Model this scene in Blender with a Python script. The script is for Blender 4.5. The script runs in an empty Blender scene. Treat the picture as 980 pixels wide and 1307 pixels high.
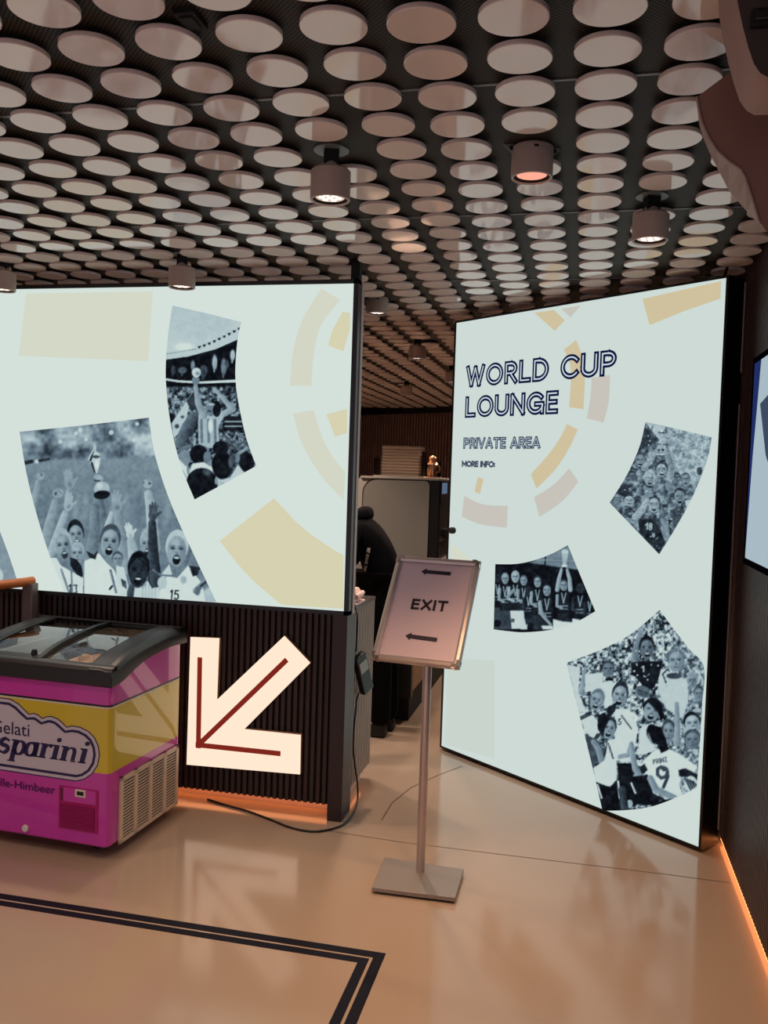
import bpy, bmesh, math, random
import numpy as np
from mathutils import Vector, Matrix
random.seed(7)
SC = bpy.context.scene
COL = SC.collection
PI = math.pi

# ------------------------------------------------------------------ camera, sky, exposure
CAM = np.array([0.0, 0.0, 1.52])
FPX = 1120.4
def _axes(yaw, pitch, roll):
    c, s = math.cos(yaw), math.sin(yaw)
    F = np.array([0, math.cos(pitch), math.sin(pitch)]); R = np.array([1.0, 0, 0]); U = np.cross(R, F)
    R2 = math.cos(roll)*R + math.sin(roll)*U; U2 = -math.sin(roll)*R + math.cos(roll)*U
    G = np.array([[c, s, 0], [-s, c, 0], [0, 0, 1]])
    return G @ R2, G @ U2, G @ F
RG, UG, FG = _axes(-0.22228, -0.044076, 0.032374)
cam_d = bpy.data.cameras.new('camera'); cam = bpy.data.objects.new('camera', cam_d); COL.objects.link(cam)
cam_d.sensor_fit = 'VERTICAL'; cam_d.sensor_height = 36.0; cam_d.lens = 36.0*FPX/1307.0
cam_d.clip_start = 0.02
cam.matrix_world = Matrix([[RG[0], UG[0], -FG[0], CAM[0]], [RG[1], UG[1], -FG[1], CAM[1]], [RG[2], UG[2], -FG[2], CAM[2]], [0, 0, 0, 1]])
SC.camera = cam
SC.view_settings.view_transform = 'Standard'
SC.view_settings.look = 'None'
SC.view_settings.gamma = 1.0
SC.view_settings.use_curve_mapping = False
SC.view_settings.exposure = 0.0
W_ = bpy.data.worlds.new('world'); SC.world = W_; W_.use_nodes = True
W_.node_tree.nodes['Background'].inputs[0].default_value = (0.78, 0.68, 0.79, 1)
W_.node_tree.nodes['Background'].inputs[1].default_value = 0.85
SPOT_W = 33.0
PANEL_STRENGTH = 1.0
ARROW_STRENGTH = 1.08

# survey helpers: where a sight line of the photograph meets a plane of the room
def ray(x, y): return FG + RG*(x-490)/FPX - UG*(y-653.5)/FPX
def onplane(x, y, P, n):
    d = ray(x, y); P = np.array(P, float); n = np.array(n, float)
    return CAM + d*(((P-CAM) @ n)/(d @ n))
def atz(x, y, z): return onplane(x, y, (0, 0, z), (0, 0, 1))
def aty(x, y, Y): return onplane(x, y, (0, Y, 0), (0, 1, 0))
def atx(x, y, X): return onplane(x, y, (X, 0, 0), (1, 0, 0))
def px(P):
    v = np.array(P, float)-CAM; z = v @ FG
    return 490+FPX*(v @ RG)/z, 653.5-FPX*(v @ UG)/z

# ------------------------------------------------------------------ materials
def lin(c):
    return tuple((v/255/12.92 if v/255 <= 0.04045 else ((v/255+0.055)/1.055)**2.4) for v in c)
def mat(name, rgb, rough=0.5, metal=0.0, spec=0.5, coat=0.0, bump=0.0, bscale=200.0, var=0.0, vscale=6.0):
    m = bpy.data.materials.new(name); m.use_nodes = True; nt = m.node_tree; b = nt.nodes['Principled BSDF']
    c = lin(rgb) + (1,)
    b.inputs['Base Color'].default_value = c; b.inputs['Roughness'].default_value = rough; b.inputs['Metallic'].default_value = metal
    b.inputs['Specular IOR Level'].default_value = spec; b.inputs['Coat Weight'].default_value = coat; b.inputs['Coat Roughness'].default_value = 0.03
    tc = nt.nodes.new('ShaderNodeTexCoord')
    if var > 0:
        n = nt.nodes.new('ShaderNodeTexNoise'); n.inputs['Scale'].default_value = vscale; n.inputs['Detail'].default_value = 4
        nt.links.new(tc.outputs['Object'], n.inputs['Vector'])
        mx = nt.nodes.new('ShaderNodeMix'); mx.data_type = 'RGBA'
        mx.inputs[6].default_value = tuple(v*(1-var) for v in c[:3])+(1,); mx.inputs[7].default_value = tuple(min(1, v*(1+var)) for v in c[:3])+(1,)
        nt.links.new(n.outputs['Fac'], mx.inputs[0]); nt.links.new(mx.outputs[2], b.inputs['Base Color'])
    if bump > 0:
        n2 = nt.nodes.new('ShaderNodeTexNoise'); n2.inputs['Scale'].default_value = bscale; n2.inputs['Detail'].default_value = 3
        nt.links.new(tc.outputs['Object'], n2.inputs['Vector'])
        bp = nt.nodes.new('ShaderNodeBump'); bp.inputs['Strength'].default_value = bump; bp.inputs['Distance'].default_value = 0.002
        nt.links.new(n2.outputs['Fac'], bp.inputs['Height']); nt.links.new(bp.outputs['Normal'], b.inputs['Normal'])
    return m
def emit(name, rgb, strength=1.0, sample=True):
    m = bpy.data.materials.new(name); m.use_nodes = True; nt = m.node_tree; nt.nodes.clear()
    o = nt.nodes.new('ShaderNodeOutputMaterial'); e = nt.nodes.new('ShaderNodeEmission')
    e.inputs[0].default_value = lin(rgb)+(1,); e.inputs[1].default_value = strength
    nt.links.new(e.outputs[0], o.inputs[0])
    if not sample: m.cycles.emission_sampling = 'NONE'
    return m
M = {}
M['disc'] = mat('pale_disc_enamel', (240, 222, 214), 0.06, spec=0.75, var=0.04, vscale=3)
M['ceil_black'] = mat('black_ceiling_metal', (34, 31, 30), 0.5)
M['seam'] = mat('grey_seam', (120, 116, 112), 0.4)
M['lampbody'] = mat('taupe_lamp_paint', (178, 158, 148), 0.45, bump=0.05)
M['black'] = mat('black_satin', (16, 15, 16), 0.4)
M['blackmatt'] = mat('black_matt', (11, 11, 12), 0.8)
M['grey_plate'] = mat('grey_plate', (130, 132, 130), 0.5)
M['lens'] = emit('lamp_lens', (255, 218, 200), 0.75)
M['lens_dot'] = emit('lamp_lens_facet', (255, 236, 222), 1.5)
M['lens_pink'] = emit('lamp_lens_pink', (255, 170, 145), 1.05)
M['slat'] = mat('dark_walnut_slat', (70, 53, 49), 0.45, spec=0.35, var=0.25, vscale=9, bump=0.1)
M['slatback'] = mat('black_slat_backing', (10, 8, 8), 0.8)
M['post'] = mat('dark_brown_post', (50, 34, 34), 0.45, var=0.1)
M['frame'] = mat('black_light_box_frame', (15, 12, 14), 0.35)
M['trimgrey'] = mat('grey_edge_trim', (190, 172, 168), 0.5)
M['led'] = emit('orange_led', (255, 150, 88), 3.2)
M['plinth'] = mat('beige_plinth', (214, 186, 164), 0.5)
PANEL_RGB = (212, 225, 219)
M['panel'] = emit('backlit_panel', PANEL_RGB, PANEL_STRENGTH)
PANEL_R = (205, 218, 213)
M['panel_right'] = emit('backlit_panel_cool', PANEL_R, PANEL_STRENGTH)
M['gold'] = emit('print_gold', (207, 193, 157), 1.0, False)
M['gold_pale'] = emit('print_pale_gold', (212, 216, 198), 1.0, False)
M['pink'] = emit('print_rose', (199, 195, 187), 1.0, False)
M['gold_l'] = emit('print_sand', (214, 209, 176), 1.0, False)
M['beige'] = emit('print_beige', (211, 214, 197), 1.0, False)
M['slat_warm'] = mat('warm_reddish_slat', (140, 112, 108), 0.5, var=0.3, vscale=7)
M['faint'] = emit('faint_patch', (200, 212, 204), 1.0, False)
M['navy'] = emit('print_navy', (12, 16, 62), 1.0, False)
M['navy2'] = emit('print_slate', (62, 74, 96), 1.0, False)
M['inline'] = emit('print_inline', (196, 214, 220), 1.0, False)
M['arrow'] = emit('arrow_face', (255, 226, 202), ARROW_STRENGTH)
M['arrow_red'] = emit('arrow_red_line', (132, 40, 30), 0.9, False)
M['arrow_side'] = mat('arrow_side', (190, 150, 122), 0.4)
M['magenta'] = mat('magenta_foil', (206, 52, 176), 0.35, coat=0.9, var=0.06, vscale=4)
M['magenta_dark'] = mat('magenta_plastic', (176, 22, 110), 0.4)
M['magenta_deep'] = mat('magenta_recess', (110, 10, 66), 0.5)
M['yellow'] = mat('yellow_foil', (218, 196, 40), 0.35, coat=0.9, var=0.06, vscale=4)
M['white_line'] = mat('white_line', (225, 215, 205), 0.3)
M['logo_white'] = mat('logo_white', (206, 200, 214), 0.3, coat=0.3)
M['logo_navy'] = mat('logo_navy', (28, 24, 84), 0.3, coat=0.3)
M['logo_purple'] = mat('print_purple', (84, 22, 96), 0.35)
M['rim'] = mat('dark_grey_rim', (42, 41, 42), 0.38, bump=0.04)
M['liner'] = mat('white_liner', (205, 205, 205), 0.4)
M['grille'] = mat('cream_grille', (226, 206, 186), 0.4)
M['paper_brown'] = mat('brown_paper', (240, 206, 170), 0.8, var=0.1, bump=0.3, bscale=30)
M['chrome'] = mat('chrome', (200, 195, 195), 0.12, metal=1.0)
M['alu'] = mat('brushed_aluminium', (196, 184, 180), 0.36, metal=0.75)
M['base_grey'] = mat('grey_steel_plate', (150, 140, 134), 0.42, metal=0.45)
M['paper'] = mat('white_notice_paper', (222, 200, 210), 0.35)
M['ink'] = mat('dark_purple_ink', (36, 24, 48), 0.4)
M['cable'] = mat('black_cable', (12, 11, 12), 0.45)
M['sticker'] = mat('pale_sticker', (170, 175, 165), 0.5)
M['ctop'] = mat('dark_counter_top', (70, 66, 66), 0.3)
M['slatc'] = mat('grey_brown_slat', (168, 150, 138), 0.45, var=0.2, vscale=10)
M['napkin'] = mat('pink_white_napkin', (244, 206, 198), 0.7)
M['machine'] = mat('machine_grey_shell', (176, 168, 160), 0.35)
M['machine_panel'] = mat('machine_dark_panel', (132, 131, 126), 0.35, spec=0.5)
M['screen_blue'] = emit('machine_display', (110, 130, 160), 0.6, False)
M['white_mark'] = mat('white_mark', (215, 215, 215), 0.5)
M['copper'] = mat('polished_copper', (248, 184, 134), 0.22, metal=0.6)
M['tray'] = mat('beige_paper_tray', (216, 200, 184), 0.7, var=0.08)
M['tray_shade'] = mat('shaded_paper_tray', (150, 134, 122), 0.7, var=0.08)
M['beige_front'] = mat('beige_counter_front', (150, 118, 88), 0.5, var=0.08)
M['hoodie'] = mat('black_hoodie_cotton', (8, 8, 13), 0.9, spec=0.1, bump=0.2, bscale=160)
M['trouser'] = mat('black_trousers', (7, 7, 9), 0.9, spec=0.1)
M['skin'] = mat('skin', (206, 152, 126), 0.5)
M['hair'] = mat('dark_hair', (34, 24, 20), 0.6)
M['shoe'] = mat('dark_shoe', (20, 19, 20), 0.6)
M['wood'] = mat('oak_handrail', (186, 108, 54), 0.4, var=0.15, vscale=14)
M['rail'] = mat('grey_rail_paint', (112, 98, 96), 0.4, metal=0.4)
M['spk_body'] = mat('brown_grey_speaker_shell', (150, 110, 96), 0.6, bump=0.05)
M['spk_face'] = mat('rosy_grey_speaker_face', (170, 142, 134), 0.6)
M['spk_dark'] = mat('dark_speaker_shell', (62, 52, 46), 0.6)
M['tape'] = mat('navy_floor_tape', (12, 10, 28), 0.6, spec=0.15)
M['joint'] = mat('floor_joint', (92, 68, 54), 0.5)
M['tvframe'] = mat('tv_bezel', (10, 11, 20), 0.7, spec=0.0)
M['tv'] = emit('tv_white', (186, 206, 216), 0.8)
M['tv_blue'] = emit('tv_blue', (38, 52, 110), 0.8, False)
# floor: poured resin
def floor_mat():
    m = mat('poured_resin_floor', (172, 151, 133), 0.1, spec=0.65, var=0.05, vscale=1.7)
    nt = m.node_tree; b = nt.nodes['Principled BSDF']
    tc = nt.nodes.new('ShaderNodeTexCoord'); n = nt.nodes.new('ShaderNodeTexNoise'); n.inputs['Scale'].default_value = 3.0; n.inputs['Detail'].default_value = 5
    mr = nt.nodes.new('ShaderNodeMapRange'); mr.inputs[3].default_value = 0.09; mr.inputs[4].default_value = 0.17
    nt.links.new(tc.outputs['Object'], n.inputs['Vector']); nt.links.new(n.outputs['Fac'], mr.inputs[0]); nt.links.new(mr.outputs[0], b.inputs['Roughness'])
    return m
M['floor'] = floor_mat()
def perf_mat():
    m = mat('perforated_ceiling_metal', (52, 47, 44), 0.6, metal=0.0, spec=0.15); nt = m.node_tree; b = nt.nodes['Principled BSDF']
    tc = nt.nodes.new('ShaderNodeTexCoord'); sep = nt.nodes.new('ShaderNodeSeparateXYZ'); nt.links.new(tc.outputs['Object'], sep.inputs[0])
    outs = []
    for sgn in (1, -1):
        a = nt.nodes.new('ShaderNodeMath'); a.operation = 'ADD' if sgn == 1 else 'SUBTRACT'
        nt.links.new(sep.outputs[0], a.inputs[0]); nt.links.new(sep.outputs[1], a.inputs[1])
        s = nt.nodes.new('ShaderNodeMath'); s.operation = 'MULTIPLY'; s.inputs[1].default_value = 2*PI/0.0125; nt.links.new(a.outputs[0], s.inputs[0])
        t = nt.nodes.new('ShaderNodeMath'); t.operation = 'SINE'; nt.links.new(s.outputs[0], t.inputs[0]); outs.append(t)
    p = nt.nodes.new('ShaderNodeMath'); p.operation = 'ADD'; nt.links.new(outs[0].outputs[0], p.inputs[0]); nt.links.new(outs[1].outputs[0], p.inputs[1])
    g = nt.nodes.new('ShaderNodeMath'); g.operation = 'GREATER_THAN'; g.inputs[1].default_value = 0.2; nt.links.new(p.outputs[0], g.inputs[0])
    mx = nt.nodes.new('ShaderNodeMix'); mx.data_type = 'RGBA'; mx.inputs[6].default_value = lin((70, 62, 56))+(1,); mx.inputs[7].default_value = lin((4, 4, 4))+(1,)
    nt.links.new(g.outputs[0], mx.inputs[0]); nt.links.new(mx.outputs[2], b.inputs['Base Color'])
    return m
M['perf'] = perf_mat()
def glass_mat(name, tint, rough=0.02, refl=1.0):
    m = bpy.data.materials.new(name); m.use_nodes = True; nt = m.node_tree; nt.nodes.clear()
    o = nt.nodes.new('ShaderNodeOutputMaterial'); mx = nt.nodes.new('ShaderNodeMixShader'); t = nt.nodes.new('ShaderNodeBsdfTransparent'); g = nt.nodes.new('ShaderNodeBsdfGlossy')
    fr = nt.nodes.new('ShaderNodeFresnel'); fr.inputs[0].default_value = 1.5
    t.inputs[0].default_value = tint+(1,); g.inputs['Roughness'].default_value = rough
    ml = nt.nodes.new('ShaderNodeMath'); ml.operation = 'MULTIPLY'; ml.inputs[1].default_value = refl; ml.use_clamp = True
    nt.links.new(fr.outputs[0], ml.inputs[0]); nt.links.new(ml.outputs[0], mx.inputs[0]); nt.links.new(t.outputs[0], mx.inputs[1]); nt.links.new(g.outputs[0], mx.inputs[2]); nt.links.new(mx.outputs[0], o.inputs[0])
    return m
M['lid_glass'] = glass_mat('lid_glass', (0.86, 0.88, 0.88), 0.004, 1.9)
M['clear'] = glass_mat('clear_acrylic', (0.9, 0.92, 0.92), 0.05, 1.0)
def photo_mat():
    m = bpy.data.materials.new('backlit_photo_print'); m.use_nodes = True; nt = m.node_tree; nt.nodes.clear()
    o = nt.nodes.new('ShaderNodeOutputMaterial'); e = nt.nodes.new('ShaderNodeEmission'); a = nt.nodes.new('ShaderNodeAttribute'); a.attribute_name = 'print'
    nt.links.new(a.outputs['Color'], e.inputs[0]); nt.links.new(e.outputs[0], o.inputs[0]); e.inputs[1].default_value = PANEL_STRENGTH
    m.cycles.emission_sampling = 'NONE'
    return m
M['photo'] = photo_mat()

# ------------------------------------------------------------------ mesh builder
class MB:
    def __init__(s): s.v = []; s.f = []; s.m = []; s.mats = []
    def mi(s, m):
        m = M[m] if isinstance(m, str) else m
        if m not in s.mats: s.mats.append(m)
        return s.mats.index(m)
    def add(s, vs, fs, m):
        o = len(s.v); i = s.mi(m); s.v += [tuple(float(c) for c in v) for v in vs]
        for f in fs: s.f.append(tuple(o+k for k in f)); s.m.append(i)
        return s
    def box(s, x0, x1, y0, y1, z0, z1, m):
        vs = [(x, y, z) for z in (z0, z1) for y in (y0, y1) for x in (x0, x1)]
        return s.add(vs, [(0, 2, 3, 1), (4, 5, 7, 6), (0, 1, 5, 4), (2, 6, 7, 3), (0, 4, 6, 2), (1, 3, 7, 5)], m)
    def obox(s, c, ax, ay, az, m):     # oriented box from centre and three half-axis vectors
        c, ax, ay, az = [np.array(q, float) for q in (c, ax, ay, az)]
        vs = [c+i*ax+j*ay+k*az for k in (-1, 1) for j in (-1, 1) for i in (-1, 1)]
        return s.add(vs, [(0, 2, 3, 1), (4, 5, 7, 6), (0, 1, 5, 4), (2, 6, 7, 3), (0, 4, 6, 2), (1, 3, 7, 5)], m)
    def poly(s, pts, m): return s.add(pts, [tuple(range(len(pts)))], m)
    def prism(s, a, b, m, mside=None, caps=True):   # two matching rings
        n = len(a)
        if caps:
            s.add(a, [tuple(range(n))], m); s.add(b, [tuple(reversed(range(n)))], m)
        return s.add(list(a)+list(b), [(i, n+i, n+(i+1) % n, (i+1) % n) for i in range(n)], mside or m)
    def lathe(s, prof, c, m, n=40, axis=(0, 0, 1), capb=True, capt=True):
        A = Vector(axis).normalized(); q = Vector((0, 0, 1)).rotation_difference(A); c = Vector(c)
        vs = []
        for r, z in prof:
            for k in range(n): vs.append(c + q @ Vector((r*math.cos(2*PI*k/n), r*math.sin(2*PI*k/n), z)))
        fs = []
        for j in range(len(prof)-1):
            for k in range(n): fs.append((j*n+k, j*n+(k+1) % n, (j+1)*n+(k+1) % n, (j+1)*n+k))
        if capb: fs.append(tuple(reversed(range(n))))
        if capt: fs.append(tuple(range((len(prof)-1)*n, len(prof)*n)))
        return s.add(vs, fs, m)
    def tube(s, pts, r, m, n=10, cap=True):
        pts = [Vector(p) for p in pts]; rs = r if isinstance(r, (list, tuple)) else [r]*len(pts)
        vs = []; nrm = None
        for i, p in enumerate(pts):
            t = (pts[min(i+1, len(pts)-1)]-pts[max(i-1, 0)]).normalized()
            if nrm is None:
                nrm = t.orthogonal().normalized()
            nrm = (nrm - t*nrm.dot(t)).normalized(); b = t.cross(nrm)
            for k in range(n): vs.append(p + rs[i]*(math.cos(2*PI*k/n)*nrm + math.sin(2*PI*k/n)*b))
        fs = [(j*n+k, j*n+(k+1) % n, (j+1)*n+(k+1) % n, (j+1)*n+k) for j in range(len(pts)-1) for k in range(n)]
        if cap: fs += [tuple(reversed(range(n))), tuple(range((len(pts)-1)*n, len(pts)*n))]
        return s.add(vs, fs, m)
    def sphere(s, c, r, m, seg=20, rings=12):
        rx, ry, rz = (r, r, r) if not isinstance(r, (tuple, list)) else r
        vs = []; fs = []
        for j in range(rings+1):
            a = PI*j/rings
            for k in range(seg): vs.append((c[0]+rx*math.sin(a)*math.cos(2*PI*k/seg), c[1]+ry*math.sin(a)*math.sin(2*PI*k/seg), c[2]-rz*math.cos(a)))
        for j in range(rings):
            for k in range(seg): fs.append((j*seg+k, j*seg+(k+1) % seg, (j+1)*seg+(k+1) % seg, (j+1)*seg+k))
        return s.add(vs, fs, m)
    def grid(s, P, m):   # P[j][i] points
        nj, ni = len(P), len(P[0])
        return s.add([p for row in P for p in row], [(j*ni+i, j*ni+i+1, (j+1)*ni+i+1, (j+1)*ni+i) for j in range(nj-1) for i in range(ni-1)], m)
    def build(s, name, parent=None, smooth=35, world=True, bevel=0, solid=0):
        me = bpy.data.meshes.new(name); vs = s.v
        if parent is not None and world:
            inv = wm(parent).inverted(); vs = [tuple(inv @ Vector(v)) for v in vs]
        me.from_pydata(vs, [], s.f)
        for m in s.mats: me.materials.append(m)
        me.polygons.foreach_set('material_index', s.m)
        bm = bmesh.new(); bm.from_mesh(me); bmesh.ops.remove_doubles(bm, verts=bm.verts, dist=1e-6)
        bmesh.ops.recalc_face_normals(bm, faces=bm.faces); bm.to_mesh(me); bm.free()
        if smooth:
            me.shade_smooth(); me.set_sharp_from_angle(angle=math.radians(smooth))
        o = bpy.data.objects.new(name, me); COL.objects.link(o)
        if parent is not None: o.parent = parent
        if bevel:
            b = o.modifiers.new('bevel', 'BEVEL'); b.width = bevel; b.segments = 2; b.limit_method = 'ANGLE'; b.angle_limit = math.radians(40)
        return o
def wm(o):
    L = Matrix.Translation(o.location) @ o.rotation_euler.to_matrix().to_4x4()
    return wm(o.parent) @ L if o.parent else L
def thing(name, label, cat, loc=(0, 0, 0), rz=0.0, group=None):
    o = bpy.data.objects.new(name, None); o.empty_display_size = 0.05; COL.objects.link(o); o.location = loc; o.rotation_euler = (0, 0, rz)
    return tag(o, label, cat, group)
def tag(o, label, cat, group=None):
    o['label'] = label; o['category'] = cat
    if group: o['group'] = group
    return o
def struct(o): o['kind'] = 'structure'; return o
def plabel(o, l): o['label'] = l; return o

# ------------------------------------------------------------------ setting
ZC = 2.425            # perforated ceiling sheet
ZD = 2.40             # underside of discs
SX, SY, OX, OY = 0.17927, 0.168383, 0.01168, 1.55838
XR = 0.625            # right wall face
b = MB(); b.box(-5.5, 1.4, -2.5, 15.0, -0.1, 0.0, 'floor')
struct(b.build('floor', smooth=0))
# thin joints and the scuff left by the pivoting light box lie on the floor as part of its finish
def strip(pts, w, z, m, mbx):
    pts = [Vector((p[0], p[1], z)) for p in pts]
    L = []; R = []
    for i, p in enumerate(pts):
        t0 = (pts[i]-pts[i-1]).normalized() if i else None; t1 = (pts[i+1]-pts[i]).normalized() if i < len(pts)-1 else None
        t = ((t0 or t1)+(t1 or t0)).normalized(); n = Vector((-t.y, t.x, 0)); k = 1/max(0.4, n.dot(Vector((-(t1 or t0).y, (t1 or t0).x, 0))))
        L.append(p+n*w/2*k); R.append(p-n*w/2*k)
    for i in range(len(pts)-1): mbx.poly([L[i], R[i], R[i+1], L[i+1]], m)
b = MB()
strip([atz(408, 1059, 0), atz(520, 1076, 0), atz(700, 1098, 0), atz(850, 1116, 0), atz(932, 1127, 0)], 0.004, 0.0006, 'joint', b)
strip([atz(487, 1047, 0), atz(500, 1025, 0), atz(525, 1005, 0), atz(560, 989, 0), atz(590, 978, 0)], 0.006, 0.0006, 'joint', b)
struct(b.build('trim_1', smooth=0))
b = MB(); b.box(-5.5, 1.4, -2.5, 15.0, ZC, ZC+0.02, 'perf')
for j in (-3, 3, 9, 15, 21, 27, 33, 39):
    y = OY+j*SY; b.box(-5.5, XR, y-0.004, y+0.004, ZC-0.003, ZC+0.001, 'seam')
struct(b.build('ceiling', smooth=0))

# discs
LAMPS = [  # mount x,y in photo ceiling plane, kind
    (423, 191, 'hang'), (680, 186, 'box'), (832, 250, 'hang'), (244, 331, 'hang'), (5, 333, 'hang'), (482, 379, 'box'), (533, 431, 'hang'), (577, 466, 'hang'), (519, 486, 'hang')]
lamp_pos = []
for (x, y, k) in LAMPS:
    p = atz(x, y, ZC); lamp_pos.append((p[0], p[1], k))
lamp_pos[3] = (lamp_pos[3][0], 3.50, 'hang'); lamp_pos[4] = (lamp_pos[4][0]+0.02, 3.50, 'hang')
COLDZ = {1: -0.003, 2: -0.003, 3: 0.007, 4: 0.004, 5: 0.001}
def disc_mb(mbx, c, tilt=(0, 0)):
    q = Matrix.Rotation(tilt[0], 3, 'X') @ Matrix.Rotation(tilt[1], 3, 'Y'); n = 40; r = 0.0685
    prof = [(r-0.0015, 0.0), (r, 0.0015), (r, 0.0105), (r-0.0015, 0.012)]
    vs = [Vector(c)+q @ Vector((pr*math.cos(2*PI*k/n), pr*math.sin(2*PI*k/n), pz)) for pr, pz in prof for k in range(n)]
    vs += [Vector(c)+q @ Vector((pr*math.cos(2*PI*k/8), pr*math.sin(2*PI*k/8), pz)) for pr, pz in ((0.012, 0.012), (0.012, 0.03)) for k in range(8)]
    fs = [(j*n+k, j*n+(k+1) % n, (j+1)*n+(k+1) % n, (j+1)*n+k) for j in range(3) for k in range(n)]
    fs += [tuple(reversed(range(n))), tuple(range(3*n, 4*n))] + [(4*n+k, 4*n+(k+1) % 8, 4*n+8+(k+1) % 8, 4*n+8+k) for k in range(8)]
    return mbx.add(vs, fs, 'disc')
cells = []
for i in range(-3, 28):
    for j in range(-10, 60):
        X, Y = -i*SX+OX, OY+j*SY
        if X < -5.0 or X > 0.56: continue
        if any(math.hypot(X-a, Y-c) < 0.085 for a, c, k in lamp_pos): continue
        if X > .3 and 1.3 < Y < 2.2: continue      # the loudspeakers hang here
        z = ZD+COLDZ.get(i, 0.0)
        u, v = px((X, Y, z)); dep = (np.array((X, Y, z))-CAM) @ FG
        vis = dep > 0.3 and -35 < u < 1015 and -30 < v < 520
        if vis and Y > 3.75:
            if u < 452 and v > 362-(452-u)*-0.022: vis = False
            if u > 583 and v > 413-0.166*(u-583): vis = False
            if Y > 3.75 and u < 440: vis = vis and v < 372
        cells.append((not vis, dep if vis else 0, X, Y, z, vis))
cells.sort(key=lambda t: (t[0], t[1]))
rest = MB(); first = None; nd = 0
for (_, dep, X, Y, z, vis) in cells:
    tilt = (random.gauss(0, 0.008), random.gauss(0, 0.008))
    if vis and nd < 300:
        if first is None:
            first = disc_mb(MB(), (0, 0, 0)).build('ceiling_disc', smooth=30)
            tag(first, 'pale round disc in the regular rows hung below the dark perforated ceiling', 'disc', 'discs hung below the perforated ceiling'); o = first
        else:
            o = first.copy(); COL.objects.link(o)
        o.location = (X, Y, z); o.rotation_euler = (tilt[0], tilt[1], 0); nd += 1
    else:
        if vis or Y < 4.2 or (-3.6 < X): disc_mb(rest, (X, Y, z), tilt)
o = rest.build('ceiling_discs', smooth=30); tag(o, 'distant pale discs carrying the ceiling rows on over the bar and beyond', 'discs', 'discs hung below the perforated ceiling'); o['kind'] = 'stuff'

# slatted wall under the left light box
YW = 3.66
b = MB()
b.box(-4.6, -1.03, YW+0.012, YW+0.05, 0.055, 0.90, 'slatback')
k = 0; x = -1.05
while x > -4.6:
    b.box(x-0.016, x, YW, YW+0.013, 0.055, 0.90, 'slat'); x -= 0.0285; k += 1
b.box(-4.6, -1.03, YW+0.09, YW+0.11, 0.0, 0.9, 'plinth')
b.box(-1.03, -0.965, YW-0.035, YW+0.11, 0.0, 0.905, 'post')
b.box(-4.6, -1.03, YW+0.05, YW+0.11, 0.055, 0.07, 'slatback')
struct(b.build('wall_left', smooth=0))
b = MB(); b.box(-4.5, -1.04, YW+0.055, YW+0.085, 0.045, 0.054, 'led')
tag(b.build('light_strip', smooth=0), 'warm light strip glowing in the recess under the slatted wall below the left light box', 'light strip')
# right wall
b = MB()
b.box(XR+0.014, XR+0.12, -1.0, 14.5, 0.03, ZC, 'slatback')
y = -0.9
while y < 5.6:
    b.box(XR, XR+0.015, y, y+0.017, 0.03, ZC-0.002, 'slat'); y += 0.0275
b.box(XR+0.1, XR+0.14, -1.0, 14.5, 0.0, 0.04, 'plinth')
struct(b.build('wall_right', smooth=0))
b = MB(); b.box(XR+0.004, XR+0.03, -0.9, 3.9, 0.016, 0.028, 'led'); b.box(XR+0.05, XR+0.098, -0.9, 3.9, 0.004, 0.026, 'led')
tag(b.build('light_strip', smooth=0), 'orange light strip glowing along the foot of the right-hand slatted wall', 'light strip')
# far back wall, turned like the pivoting light box
A = np.array([-4.9, 13.12, 0]); D = np.array([0.859, -0.511, 0]); Nn = np.array([-0.511, -0.859, 0]); Lw = 6.5
b = MB(); b.obox(A+D*Lw/2+np.array([0, 0, ZC/2])-Nn*0.06, D*Lw/2, Nn*0.04, (0, 0, ZC/2), 'slatback')
u = 0.0
while u < Lw:
    b.obox(A+D*(u+0.011)+np.array([0, 0, ZC/2-0.04])-Nn*0.01, D*0.009, Nn*0.012, (0, 0, ZC/2-0.06), 'slat_warm'); u += 0.05
b.obox(A+D*Lw/2+np.array([0, 0, ZC-0.05]), D*Lw/2, Nn*0.03, (0, 0, 0.05), 'black')
struct(b.build('wall_back', smooth=0))
b = MB(); b.box(-5.5, -5.4, -2.5, 14.5, 0, ZC, 'slat'); struct(b.build('wall_side', smooth=0))

# floor tape: two parallel navy lines with a corner
def tape():
    b = MB(); x1, x0, y1, y0 = -0.549, -0.620, 2.662, 2.588
    t = 0.0012
    def band(xo, yo, w):   # L shaped band, outer corner (xo, yo)
        b.box(-3.2, xo, yo-w, yo, 0.0002, t, 'tape'); b.box(xo-w, xo, 0.6, yo-w, 0.0002, t, 'tape')
    band(x1, y1, 0.0335); band(x1-0.0435, y1-0.0435, 0.0305)
    o = b.build('floor_marking', smooth=0)
    tag(o, 'double navy line taped on the resin floor, turning a corner beside the sign stand', 'floor marking')
tape()

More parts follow.
